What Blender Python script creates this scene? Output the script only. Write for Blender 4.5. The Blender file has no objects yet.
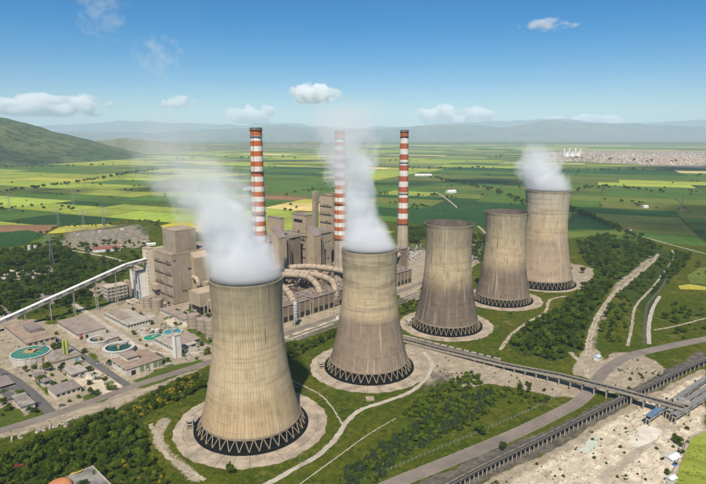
import bpy, bmesh, math, random
import numpy as np
from mathutils import Vector, Matrix

# ------------------------------------------------------------------ camera, sky, sun, exposure
scene = bpy.context.scene
col = scene.collection
R = math.radians
CAM_H, F_PX, HORIZON_V = 190.0, 540.0, 136.0           # metres, pixels of a 706 px wide frame
PITCH = math.atan((242 - HORIZON_V) / F_PX)
cam_d = bpy.data.cameras.new('camera'); cam = bpy.data.objects.new('camera', cam_d); col.objects.link(cam)
cam_d.sensor_width = 36.0; cam_d.lens = F_PX / 706 * 36.0
cam_d.clip_start = 1.0; cam_d.clip_end = 90000
cam.location = (0, 0, CAM_H); cam.rotation_euler = (math.pi / 2 - PITCH, 0, 0)
scene.camera = cam

SUN_AZ, SUN_EL = 187.0, 53.0                            # compass degrees clockwise from +Y; behind the camera, to the left
world = bpy.data.worlds.new('World'); scene.world = world; world.use_nodes = True
wn, wl = world.node_tree.nodes, world.node_tree.links
wn.clear()
sky = wn.new('ShaderNodeTexSky'); sky.sky_type = 'NISHITA'; sky.sun_disc = False
sky.sun_elevation = R(SUN_EL); sky.sun_rotation = R(SUN_AZ)
sky.altitude = 600; sky.air_density = 1.0; sky.dust_density = 0.2; sky.ozone_density = 4.0
hs = wn.new('ShaderNodeHueSaturation'); hs.inputs['Saturation'].default_value = 1.58
gm = wn.new('ShaderNodeGamma'); gm.inputs['Gamma'].default_value = 1.0
bg = wn.new('ShaderNodeBackground'); bg.inputs['Strength'].default_value = 0.066
wo = wn.new('ShaderNodeOutputWorld')
tn = wn.new('ShaderNodeMix'); tn.data_type = 'RGBA'; tn.blend_type = 'MULTIPLY'; tn.inputs['Factor'].default_value = 1.0; tn.inputs[7].default_value = (0.97, 0.96, 0.98, 1)
wl.new(sky.outputs['Color'], tn.inputs[6]); wl.new(tn.outputs[2], hs.inputs['Color']); wl.new(hs.outputs['Color'], gm.inputs['Color']); wl.new(gm.outputs['Color'], bg.inputs['Color'])
wl.new(bg.outputs['Background'], wo.inputs['Surface'])

sun_d = bpy.data.lights.new('sun', 'SUN'); sun = bpy.data.objects.new('sun', sun_d); col.objects.link(sun)
sun_d.energy = 4.2; sun_d.angle = R(1.0); sun_d.color = (1.0, 0.91, 0.76)
to_sun = Vector((math.sin(R(SUN_AZ)) * math.cos(R(SUN_EL)), math.cos(R(SUN_AZ)) * math.cos(R(SUN_EL)), math.sin(R(SUN_EL))))
sun.rotation_euler = to_sun.to_track_quat('Z', 'Y').to_euler()
sun.location = (0, -200, 600)

scene.view_settings.view_transform = 'Standard'; scene.view_settings.look = 'None'
scene.view_settings.exposure = 0.6; scene.view_settings.gamma = 1.0
scene.view_settings.use_curve_mapping = False
scene.render.engine = 'CYCLES'
cy = scene.cycles
cy.max_bounces = 14; cy.diffuse_bounces = 3; cy.glossy_bounces = 2; cy.transmission_bounces = 4
cy.volume_bounces = 12; cy.transparent_max_bounces = 12
cy.volume_step_rate = 1.0; cy.volume_max_steps = 256
cy.use_denoising = True; cy.sample_clamp_indirect = 6.0
cy.caustics_reflective = False; cy.caustics_refractive = False

rng = random.Random(7)

# ------------------------------------------------------------------ site survey helpers
_c, _s = math.cos(PITCH), math.sin(PITCH)
def g(u, v, z=0.0):
    """a point of the site map: where the sight line through map mark (u, v) meets the level z"""
    a, b = (u - 353) / F_PX, -(v - 242) / F_PX
    fy, fz = _c + _s * b, -_s + _c * b
    t = (z - CAM_H) / fz
    return (a * t, fy * t)
AXIS = R(43)                                            # bearing of the plant's building grid
AX, AY = math.sin(AXIS), math.cos(AXIS)
GRID_ROT = math.pi / 2 - AXIS                           # local x = along the row of towers, local y = away from them
O0 = (-68.0, 333.0)
def P(s, t, z=0.0):
    return Vector((O0[0] + s * AX - t * AY, O0[1] + s * AY + t * AX, z))
def st(u, v, z=0.0):
    x, y = g(u, v, z); x -= O0[0]; y -= O0[1]
    return x * AX + y * AY, -x * AY + y * AX

# ------------------------------------------------------------------ mesh helpers
class MB:
    def __init__(self): self.v, self.f, self.m = [], [], []
    def add(self, vs, fs, mi=0):
        k = len(self.v); self.v += [tuple(p) for p in vs]
        self.f += [tuple(i + k for i in f) for f in fs]; self.m += [mi] * len(fs)
        return self
    def box(self, x0, x1, y0, y1, z0, z1, mi=0):
        return self.add([(x0,y0,z0),(x1,y0,z0),(x1,y1,z0),(x0,y1,z0),(x0,y0,z1),(x1,y0,z1),(x1,y1,z1),(x0,y1,z1)],
                        [(0,3,2,1),(4,5,6,7),(0,1,5,4),(1,2,6,5),(2,3,7,6),(3,0,4,7)], mi)
    def prism(self, poly, z0, z1, mi=0):
        n = len(poly)
        zt = z1 if isinstance(z1, (list, tuple)) else [z1] * n
        vs = [(p[0], p[1], z0) for p in poly] + [(p[0], p[1], zt[i]) for i, p in enumerate(poly)]
        fs = [tuple(range(n - 1, -1, -1)), tuple(range(n, 2 * n))] + [(i, (i + 1) % n, n + (i + 1) % n, n + i) for i in range(n)]
        return self.add(vs, fs, mi)
    def lathe(self, prof, n=24, mi=0, cap0=False, cap1=False, cx=0, cy=0):
        vs, fs = [], []
        for r, z in prof:
            for k in range(n):
                a = 2 * math.pi * k / n; vs.append((cx + r * math.cos(a), cy + r * math.sin(a), z))
        for j in range(len(prof) - 1):
            for k in range(n):
                k2 = (k + 1) % n
                fs.append((j*n + k, j*n + k2, (j+1)*n + k2, (j+1)*n + k))
        if cap0: fs.append(tuple(range(n - 1, -1, -1)))
        if cap1: fs.append(tuple(range((len(prof)-1)*n, len(prof)*n)))
        return self.add(vs, fs, mi)
    def cyl(self, x, y, z0, z1, r, n=16, mi=0, r1=None):
        return self.lathe([(r, z0), (r if r1 is None else r1, z1)], n, mi, True, True, x, y)
    def tube(self, path, r, n=8, mi=0, caps=True):
        pts = [Vector(p) for p in path]; m = len(pts)
        rs = r if isinstance(r, (list, tuple)) else [r] * m
        vs, fs = [], []
        up = Vector((0, 0, 1))
        for i, p in enumerate(pts):
            d = (pts[min(i+1, m-1)] - pts[max(i-1, 0)]).normalized()
            x = d.cross(up)
            if x.length < 1e-3: x = d.cross(Vector((0, 1, 0)))
            x.normalize(); y = x.cross(d).normalized()
            for k in range(n):
                a = 2 * math.pi * (k + .5) / n
                vs.append(p + x * (rs[i] * math.cos(a)) + y * (rs[i] * math.sin(a)))
        for i in range(m - 1):
            for k in range(n):
                k2 = (k + 1) % n
                fs.append((i*n + k, (i+1)*n + k, (i+1)*n + k2, i*n + k2))
        if caps: fs += [tuple(range(n)), tuple(range(m*n - 1, (m-1)*n - 1, -1))]
        return self.add(vs, fs, mi)
    def bar(self, a, b, w, h=None, mi=0):
        """a square-section bar from a to b"""
        h = h or w; a, b = Vector(a), Vector(b); d = (b - a).normalized()
        x = d.cross(Vector((0, 0, 1)))
        if x.length < 1e-3: x = Vector((1, 0, 0))
        x.normalize(); y = x.cross(d).normalized(); x = x * w / 2; y = y * h / 2
        return self.add([a-x-y, a+x-y, a+x+y, a-x+y, b-x-y, b+x-y, b+x+y, b-x+y],
                        [(0,1,2,3),(7,6,5,4),(4,5,1,0),(5,6,2,1),(6,7,3,2),(7,4,0,3)], mi)
    def mesh(self, name, mats, smooth=False):
        me = bpy.data.meshes.new(name); me.from_pydata(self.v, [], self.f)
        for mt in (mats if isinstance(mats, (list, tuple)) else [mats]): me.materials.append(mt)
        if any(self.m): me.polygons.foreach_set('material_index', self.m)
        if smooth:
            me.polygons.foreach_set('use_smooth', [True] * len(me.polygons))
            me.set_sharp_from_angle(angle=R(40))
        me.update(); return me
    def build(self, name, mats, parent=None, loc=(0, 0, 0), rz=0.0, smooth=False):
        return put(name, self.mesh(name, mats, smooth), parent, loc, rz)

def put(name, me, parent=None, loc=(0, 0, 0), rz=0.0, scale=None):
    o = bpy.data.objects.new(name, me); col.objects.link(o)
    o.location = loc; o.rotation_euler = (0, 0, rz)
    if scale is not None: o.scale = scale if isinstance(scale, (list, tuple)) else (scale,) * 3
    o.parent = parent
    return o
def tag(o, label=None, cat=None, group=None, kind=None):
    if label: o['label'] = label
    if cat: o['category'] = cat
    if group: o['group'] = group
    if kind: o['kind'] = kind
    return o
def thing(name, label, cat, loc=(0, 0, 0), rz=0.0, group=None):
    return tag(put(name, None, None, loc, rz), label, cat, group)

# ------------------------------------------------------------------ material helpers
class NT:
    def __init__(self, name, disp=False):
        self.mat = bpy.data.materials.new(name); self.mat.use_nodes = True
        self.t = self.mat.node_tree; self.t.nodes.clear()
        self.out = self.t.nodes.new('ShaderNodeOutputMaterial')
    def n(self, kind, **kw):
        nd = self.t.nodes.new('ShaderNode' + kind)
        for k, v in kw.items():
            if k.startswith('i_'):
                nd.inputs[k[2:].replace('_', ' ')].default_value = v
            else: setattr(nd, k, v)
        return nd
    def l(self, a, b): self.t.links.new(a, b)
    def inp(self, sock, val):
        if hasattr(val, 'is_output') or isinstance(val, bpy.types.NodeSocket): self.l(val, sock)
        else: sock.default_value = val
    def math(self, op, a, b=None, c=None, clamp=False):
        nd = self.n('Math', operation=op, use_clamp=clamp)
        self.inp(nd.inputs[0], a)
        if b is not None: self.inp(nd.inputs[1], b)
        if c is not None: self.inp(nd.inputs[2], c)
        return nd.outputs[0]
    def smooth(self, x, a, b):
        nd = self.n('MapRange', interpolation_type='SMOOTHSTEP')
        self.inp(nd.inputs['Value'], x); self.inp(nd.inputs['From Min'], a); self.inp(nd.inputs['From Max'], b)
        return nd.outputs['Result']
    def mix(self, fac, a, b, blend='MIX'):
        nd = self.n('Mix', data_type='RGBA', blend_type=blend, clamp_factor=True)
        self.inp(nd.inputs['Factor'], fac)
        for s, v in ((nd.inputs[6], a), (nd.inputs[7], b)):
            self.inp(s, (*v, 1) if isinstance(v, (list, tuple)) and len(v) == 3 else v)
        return nd.outputs[2]
    def noise(self, vec, scale, detail=4, rough=0.55, dist=0.0, out='Fac'):
        nd = self.n('TexNoise'); nd.inputs['Scale'].default_value = scale; nd.inputs['Detail'].default_value = detail
        nd.inputs['Roughness'].default_value = rough; nd.inputs['Distortion'].default_value = dist
        if vec is not None: self.l(vec, nd.inputs['Vector'])
        return nd.outputs[out]
    def pos(self): return self.n('NewGeometry').outputs['Position']
    def obj(self): return self.n('TexCoord').outputs['Object']
    def scale(self, vec, s):
        nd = self.n('VectorMath', operation='MULTIPLY'); self.l(vec, nd.inputs[0]); nd.inputs[1].default_value = s
        return nd.outputs[0]
    def surf(self, color, rough=0.85, bump=None, bstr=0.3, bdist=0.2, metal=0.0, spec=0.3):
        b = self.n('BsdfPrincipled'); self.inp(b.inputs['Base Color'], (*color, 1) if isinstance(color, (list, tuple)) and len(color) == 3 else color)
        self.inp(b.inputs['Roughness'], rough); b.inputs['Metallic'].default_value = metal
        b.inputs['Specular IOR Level'].default_value = spec
        if bump is not None:
            bn = self.n('Bump'); bn.inputs['Strength'].default_value = bstr; bn.inputs['Distance'].default_value = bdist
            self.l(bump, bn.inputs['Height']); self.l(bn.outputs[0], b.inputs['Normal'])
        self.l(b.outputs[0], self.out.inputs['Surface']); return b

MATS = {}
def wm(name, c1, c2=None, scale=0.25, rough=0.85, metal=0.0, streak=0.0, grime=None, bump=0.25, spec=0.3):
    """a weathered surface: two tones in patches, fine grain, and run-off streaks down its sides"""
    if name in MATS: return MATS[name]
    t = NT(name); p = t.pos()
    c2 = c2 or tuple(x * 0.72 for x in c1)
    big = t.noise(p, scale, 5, 0.6); fine = t.noise(p, scale * 9, 3, 0.6)
    f = t.smooth(big, 0.35, 0.68)
    cc = t.mix(f, c1, c2)
    cc = t.mix(t.math('MULTIPLY', t.smooth(fine, 0.45, 0.75), 0.35), cc, tuple(x * 0.6 for x in c2))
    if streak:
        sv = t.scale(p, (1.1, 1.1, 0.06))
        sn = t.smooth(t.noise(sv, 1.0, 4, 0.6), 0.5, 0.72)
        cc = t.mix(t.math('MULTIPLY', sn, streak), cc, grime or (0.10, 0.08, 0.06))
    t.surf(cc, rough, fine, bump, 0.15, metal, spec)
    MATS[name] = t.mat; return t.mat
# ------------------------------------------------------------------ the plain
def smooth_noise2(x, y, seed=0, octaves=4):
    """value noise on numpy arrays"""
    out = np.zeros_like(x, dtype=float); amp, tot = 1.0, 0.0
    for o in range(octaves):
        xi, yi = np.floor(x).astype(np.int64), np.floor(y).astype(np.int64)
        fx, fy = x - xi, y - yi
        fx = fx * fx * (3 - 2 * fx); fy = fy * fy * (3 - 2 * fy)
        def h(a, b):
            n = (a * 374761393 + b * 668265263 + (seed + o * 17) * 1442695041) & 0x7fffffff
            n = ((n ^ (n >> 13)) * 1274126177) & 0x7fffffff
            return ((n ^ (n >> 16)) & 0xffff) / 65535.0
        v = (h(xi, yi) * (1 - fx) + h(xi + 1, yi) * fx) * (1 - fy) + (h(xi, yi + 1) * (1 - fx) + h(xi + 1, yi + 1) * fx) * fy
        out += amp * v; tot += amp; amp *= 0.5; x = x * 2.03 + 3.1; y = y * 2.03 + 1.7
    return out / tot

def px_of(x, y):
    """site-map mark of ground points (numpy arrays)"""
    zc = y * _c + CAM_H * _s; yc = y * _s - CAM_H * _c
    return 353 + F_PX * x / zc, 242 - F_PX * yc / zc
def inside(poly, u, v):
    r = np.zeros(u.shape, bool); n = len(poly)
    for i in range(n):
        x0, y0 = poly[i]; x1, y1 = poly[(i + 1) % n]
        if y0 == y1: continue
        c = ((y0 > v) != (y1 > v)) & (u < (x1 - x0) * (v - y0) / (y1 - y0) + x0)
        r ^= c
    return r

def stretched(a, b, step, far, grow=1.22):
    mid = list(np.arange(a, b + step, step)); lo, hi, d = [a], [mid[-1]], step
    while hi[-1] < far:
        d *= grow; hi.append(hi[-1] + d); lo.append(lo[-1] - d)
    return np.array(lo[:0:-1] + mid + hi[1:])

# land cover, drawn on the site map: name -> list of (outline, amount)
COVER = {
 'dirt': [
  ([(150,298),(215,352),(290,334),(345,312),(432,283),(442,262),(408,248),(330,252),(215,285)], .95),
  ([(-40,318),(0,314),(52,322),(70,318),(100,304),(150,292),(215,352),(217,362),(110,412),(0,440),(-40,440)], .62),
  ([(405,343),(440,348),(520,370),(590,387),(578,398),(545,396),(520,387),(492,384),(470,376),(440,376),(424,388),(428,368),(408,356)], 1),
  ([(706,368),(706,438),(697,434),(690,450),(674,484),(668,500),(440,500),(500,474),(560,446),(622,408),(655,392)], 1),
  ([(585,388),(596,368),(612,352),(640,352),(672,372),(662,384),(640,392),(610,394)], .8),
  ([(578,352),(600,350),(604,372),(592,380),(572,374)], 1),
  ([(605,300),(616,280),(650,256),(658,258),(626,284),(612,300),(602,330),(598,352),(584,352),(592,330)], .55),
  ([(398,255),(425,250),(445,262),(470,262),(468,248),(480,246),(480,262),(440,300),(400,300)], .9),
  ([(566,262),(592,268),(596,282),(580,292),(566,284)], .9),
  ([(152,428),(162,416),(172,420),(166,436),(176,458),(190,468),(206,478),(196,484),(170,462),(156,446)], .9),
  ([(62,232),(140,224),(150,236),(150,246),(90,252),(58,246)], .55),
  ([(0,268),(40,266),(62,268),(60,275),(10,280),(0,280)], .9),
  ([(268,350),(300,342),(335,330),(340,336),(310,352),(275,362)], .35),
  ([(430,362),(470,374),(500,384),(470,388),(440,380)], .8),
  ([(560,255),(640,235),(706,262),(706,256),(640,228)], .0),
 ],
 'pale': [
  ([(706,372),(706,436),(697,432),(688,450),(672,484),(662,500),(470,500),(520,474),(565,450),(624,412),(658,396)], .62),
  ([(70,372),(78,366),(96,370),(118,380),(122,388),(108,398),(92,392),(76,384)], .9),
  ([(520,476),(560,452),(590,462),(600,484),(540,490)], .5),
  ([(600,440),(640,420),(690,400),(700,415),(660,450),(620,470)], .55),
  ([(590,442),(600,432),(625,430),(640,440),(632,448),(606,450),(596,462),(572,460),(566,452)], .35),
  ([(628,434),(640,424),(664,428),(660,440),(640,450),(632,446)], .8),
  ([(165,316),(185,314),(200,320),(188,328),(166,326)], .7),
  ([(0,268),(40,266),(62,268),(60,275),(10,280),(0,280)], .7),
  ([(215,352),(300,330),(345,312),(350,318),(300,340),(216,366)], .55),
 ],
 'dark': [
  ([(380,500),(480,455),(560,424),(640,384),(706,348),(706,364),(655,392),(622,408),(560,446),(500,474),(450,500)], .85),
  ([(604,444),(616,440),(624,446),(612,456),(600,452)], .45), ([(606,430),(622,424),(632,432),(618,440)], .5), ([(560,470),(585,464),(590,474),(566,480)], .4), ([(520,440),(548,430),(560,438),(530,456)], .5),
  ([(424,368),(450,366),(458,378),(436,392),(420,390)], .5),
  ([(560,340),(612,366),(604,382),(590,384),(585,372)], .3),
  ([(566,262),(592,268),(596,282),(580,292),(566,284)], .35),
  ([(270,298),(345,270),(345,300),(285,320)], .5),
  ([(62,232),(140,224),(150,236),(150,246),(90,252),(58,246)], .35),
 ],
 'lush': [
  ([(-30,262),(0,256),(38,249),(58,247),(72,256),(100,262),(128,268),(122,280),(96,292),(64,306),(30,316),(-30,326)], .9),
  ([(577,244),(600,237),(640,240),(664,250),(690,258),(664,288),(650,320),(634,304),(612,286),(598,306),(588,334),(580,352),(556,362),(520,354),(508,346),(528,330),(552,314),(572,298),(600,276),(584,262)], .75),
  ([(-10,462),(50,438),(104,412),(160,392),(206,371),(208,386),(176,402),(150,412),(142,432),(150,462),(170,484),(186,500),(-10,500)], .85),
  ([(280,356),(300,345),(338,329),(342,334),(306,352),(284,364)], .9),
  ([(330,490),(352,466),(380,446),(412,426),(450,400),(476,374),(500,396),(486,418),(452,430),(420,448),(372,490)], .42),
  ([(398,300),(420,290),(440,280),(436,296),(412,312),(402,318)], .8),
  ([(58,236),(75,246),(150,246),(148,262),(120,262),(88,254),(60,250)], .4),
 ],
 'lawn': [
  ([(-10,412),(14,404),(24,416),(46,404),(52,416),(20,428),(-10,434)], .9), ([(34,376),(50,380),(54,392),(48,398),(40,388)], .8), ([(82,396),(98,392),(112,398),(86,406)], .8), ([(84,348),(92,352),(116,372),(112,374),(88,356)], .8),
  ([(40,324),(70,308),(98,296),(112,302),(84,312),(62,324)], .9), ([(160,323),(172,318),(178,324),(168,329)], .9), ([(186,330),(204,342),(214,348),(214,338),(196,328)], .9), ([(180,306),(212,318),(212,332),(192,316)], .8), ([(132,380),(165,366),(200,358),(212,364),(160,384),(136,390)], .7), ([(56,384),(64,380),(70,386),(64,392)], .7),
 ],
 'ochre': [
  ([(600,470),(640,455),(668,452),(668,470),(640,482),(600,484)], .8),
  ([(646,400),(672,404),(680,420),(660,424)], .3),
 ],
}
def make_ground():
    xs = stretched(-500, 520, 3.0, 42000); ys = stretched(190, 1000, 3.0, 42000)
    X, Y = np.meshgrid(xs, ys); nx, ny = len(xs), len(ys)
    u, v = px_of(X, np.maximum(Y, 60.0))
    jit = 2.2
    u2 = u + (smooth_noise2(X / 14, Y / 14, 3) - .5) * 2 * jit * 2; v2 = v + (smooth_noise2(X / 14, Y / 14, 9) - .5) * 2 * jit
    me = bpy.data.meshes.new('ground')
    Z = np.zeros_like(X)
    co = np.stack([X, Y, Z], -1).reshape(-1, 3)
    idx = np.arange(nx * ny).reshape(ny, nx)
    q = np.stack([idx[:-1, :-1], idx[:-1, 1:], idx[1:, 1:], idx[1:, :-1]], -1).reshape(-1, 4)
    me.vertices.add(len(co)); me.vertices.foreach_set('co', co.ravel())
    me.loops.add(q.size); me.loops.foreach_set('vertex_index', q.ravel())
    me.polygons.add(len(q)); me.polygons.foreach_set('loop_start', np.arange(0, q.size, 4)); me.polygons.foreach_set('loop_total', np.full(len(q), 4))
    for nm, polys in COVER.items():
        A = np.zeros_like(X)
        for poly, amt in polys: A = np.maximum(A, inside(poly, u2, v2) * amt)
        for _ in range(2):
            B = A.copy(); B[1:-1, 1:-1] = (A[1:-1, 1:-1] * 4 + A[:-2, 1:-1] + A[2:, 1:-1] + A[1:-1, :-2] + A[1:-1, 2:]) / 8; A = B
        at = me.attributes.new(nm, 'FLOAT', 'POINT'); at.data.foreach_set('value', A.ravel().astype(np.float32))
    me.update(calc_edges=True)
    t = NT('ground_cover'); p = t.pos()
    n1 = t.noise(p, 0.012, 5, 0.6); n2 = t.noise(p, 0.09, 5, 0.65); n3 = t.noise(p, 0.7, 4, 0.7)
    grass = t.mix(t.smooth(n1, .4, .62), (0.050, 0.072, 0.006), (0.078, 0.085, 0.009))
    grass = t.mix(t.smooth(n2, .45, .7), grass, (0.032, 0.056, 0.005))
    grass = t.mix(t.math('MULTIPLY', t.smooth(n3, .5, .75), .4), grass, (0.12, 0.105, 0.03))
    grass = t.mix(t.math('MULTIPLY', t.smooth(t.noise(p, .035, 4, .7), .58, .68), .6), grass, (0.17, 0.135, 0.05))
    n4 = t.noise(p, .22, 6, .72)
    grass = t.mix(t.math('MULTIPLY', t.smooth(n4, .52, .60), .7), grass, (0.118, 0.112, 0.018)); grass = t.mix(t.math('MULTIPLY', t.smooth(n4, .46, .38), .7), grass, (0.024, 0.042, 0.004))
    cc = grass
    wob = t.math('SUBTRACT', t.math('ADD', t.math('MULTIPLY', n2, .7), t.math('MULTIPLY', n3, .5)), .6)
    def layer(cc, nm, c1, c2, lo=.35, hi=.6):
        a = t.n('Attribute', attribute_name=nm).outputs['Fac']
        f = t.smooth(t.math('ADD', a, t.math('MULTIPLY', wob, 1.1)), lo, hi)
        f = t.math('MULTIPLY', f, t.smooth(a, 0.0, 0.12))
        k = t.mix(t.smooth(t.noise(p, .16, 5, .7), .38, .64), c1, c2)
        return t.mix(f, cc, k)
    cc = layer(cc, 'lush', (0.032, 0.052, 0.009), (0.048, 0.064, 0.012))
    # earth: pale and dark patches, wheel ruts drawn out along the hauling direction
    rt = t.n('VectorRotate', rotation_type='Z_AXIS'); t.l(p, rt.inputs['Vector']); rt.inputs['Angle'].default_value = R(-38)
    ruts = t.noise(t.scale(rt.outputs[0], (.05, .16, 0)), 1.0, 7, .72, 1.6)
    e1 = t.mix(t.smooth(ruts, .4, .62), (0.40, 0.335, 0.245), (0.255, 0.21, 0.155)); e2 = t.mix(t.smooth(n3, .4, .65), (0.31, 0.26, 0.19), (0.185, 0.155, 0.115))
    cc = layer(cc, 'dirt', e1, e2)
    cc = layer(cc, 'lawn', (0.055, 0.085, 0.012), (0.080, 0.098, 0.018))
    cc = layer(cc, 'ochre', (0.36, 0.24, 0.13), (0.30, 0.21, 0.13))
    cc = layer(cc, 'dark', (0.075, 0.068, 0.06), (0.15, 0.13, 0.105))
    pa = t.mix(t.smooth(ruts, .42, .58), (0.66, 0.58, 0.45), (0.47, 0.40, 0.30)); pb = t.mix(t.smooth(n3, .42, .62), (0.50, 0.42, 0.31), (0.30, 0.25, 0.185))
    cc = layer(cc, 'pale', pa, pb)
    a_ = t.n('Attribute', attribute_name='pale').outputs['Fac']; wet = t.math('MULTIPLY', t.smooth(t.noise(p, .05, 7, .74, .8), .54, .62), t.smooth(a_, .05, .3))
    cc = t.mix(t.math('MULTIPLY', wet, .55), cc, (0.17, 0.145, 0.115))
    cc = t.mix(t.math('MULTIPLY', t.smooth(t.noise(p, 1.6, 4, .7), .5, .8), .3), cc, (0.05, 0.05, 0.035))
    t.surf(cc, 1.0, n3, .6, .6, spec=.0)
    me.materials.append(t.mat)
    o = put('ground', me); tag(o, kind='structure'); return o
ground = make_ground()

# ------------------------------------------------------------------ hills and far mountains
def heightfield(name, x0, x1, y0, y1, nx, ny, fn, mat):
    xs, ys = np.linspace(x0, x1, nx), np.linspace(y0, y1, ny); X, Y = np.meshgrid(xs, ys); Z = fn(X, Y)
    co = np.stack([X, Y, Z], -1).reshape(-1, 3); idx = np.arange(nx * ny).reshape(ny, nx)
    q = np.stack([idx[:-1, :-1], idx[:-1, 1:], idx[1:, 1:], idx[1:, :-1]], -1).reshape(-1, 4)
    me = bpy.data.meshes.new(name); me.from_pydata(co.tolist(), [], q.tolist()); me.materials.append(mat)
    me.polygons.foreach_set('use_smooth', [True] * len(me.polygons))
    return tag(put(name, me), kind='structure')
def hill_mat(name, ca, cb, ctree, sc, tree_amt=.5):
    t = NT(name); p = t.pos()
    n1 = t.noise(p, sc, 6, .62); n2 = t.noise(p, sc * 6, 5, .65); n3 = t.noise(p, sc * 22, 3, .6)
    cc = t.mix(t.smooth(n1, .38, .6), ca, cb)
    cc = t.mix(t.math('MULTIPLY', t.smooth(t.math('ADD', t.math('MULTIPLY', n2, .6), t.math('MULTIPLY', n3, .4)), .47, .58), tree_amt), cc, ctree)
    t.surf(cc, .95, n2, .6, 14.0, spec=.05); return t.mat
def ridged(X, Y, sc, seed):
    n = smooth_noise2(X / sc, Y / sc, seed, 6); return 1 - np.abs(2 * n - 1)
def left_hill(X, Y):
    d = np.hypot((X + 4250) / 1.0, (Y - 4650) / 1.08)
    base = 610 * np.clip(1 - d / 2350, 0, 1) ** 1.12
    gul = (ridged(X, Y, 620, 4) - .5) * 120 * np.clip(base / 220, 0, 1)
    return np.maximum(base + gul + (smooth_noise2(X / 160, Y / 160, 8) - .5) * 30 * np.clip(base / 100, 0, 1), 0) - 3
HM = hill_mat('hillside', (0.058, 0.092, 0.030), (0.112, 0.125, 0.048), (0.018, 0.034, 0.010), .0022, .9)
heightfield('hill', -6900, -1700, 2200, 7200, 180, 170, left_hill, HM)
def bumps(lst, seed, nz):
    def fn(X, Y):
        Z = np.zeros_like(X)
        for cx, cyy, rx, ry, h in lst:
            d = np.hypot((X - cx) / rx, (Y - cyy) / ry); Z = np.maximum(Z, h * np.clip(1 - d, 0, 1) ** 1.2)
        return Z * (.72 + .56 * ridged(X, Y, nz, seed)) - 4
    return fn
HM2 = hill_mat('low_hillside', (0.15, 0.15, 0.075), (0.21, 0.19, 0.11), (0.05, 0.07, 0.03), .0016, .7)
heightfield('low_hill', -6500, 600, 6000, 10500, 150, 90, bumps(
    [(-3000, 7300, 1500, 900, 150), (-4300, 7600, 1500, 900, 230), (-2200, 7900, 1000, 700, 85), (-700, 9000, 1100, 500, 95), (-1600, 9300, 1300, 600, 90)], 5, 700), HM2)
HM3 = hill_mat('mountain_slope', (0.09, 0.10, 0.065), (0.15, 0.135, 0.095), (0.04, 0.055, 0.035), .0006, .7)
def range_fn(profile, y0, y1, seed, sc):
    ux = np.array([p[0] for p in profile], float); hz_ = np.array([p[1] for p in profile], float)
    def fn(X, Y):
        az = 353 + F_PX * X / (Y * _c)                        # bearing of the skyline, from the site map
        H = np.interp(az, ux, hz_)
        r = np.clip((Y - y0) / (y1 - y0), 0, 1); cross = np.sin(np.clip(r * 1.25, 0, 1) * math.pi / 2) ** 1.3
        return .92 * H * cross * (.40 + .62 * ridged(X, Y, sc, seed) + .22 * ridged(X, Y, sc * .3, seed + 3)) - 5
    return fn
heightfield('mountain_range', -24000, 26000, 20000, 26000, 340, 56, range_fn(
    [(-120, 380), (60, 360), (150, 330), (230, 470), (285, 640), (330, 460), (380, 480), (430, 620), (500, 680), (545, 820), (600, 700), (660, 640), (706, 560), (820, 620)], 20000, 26000, 6, 2600), HM3)
heightfield('far_mountain_range', -36000, 36000, 31000, 37000, 300, 40, range_fn(
    [(-120, 1000), (40, 900), (120, 1080), (220, 850), (285, 1000), (360, 700), (420, 860), (480, 1000), (560, 1180), (640, 950), (700, 1150), (820, 1050)], 31000, 37000, 11, 4600), HM3)
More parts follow.
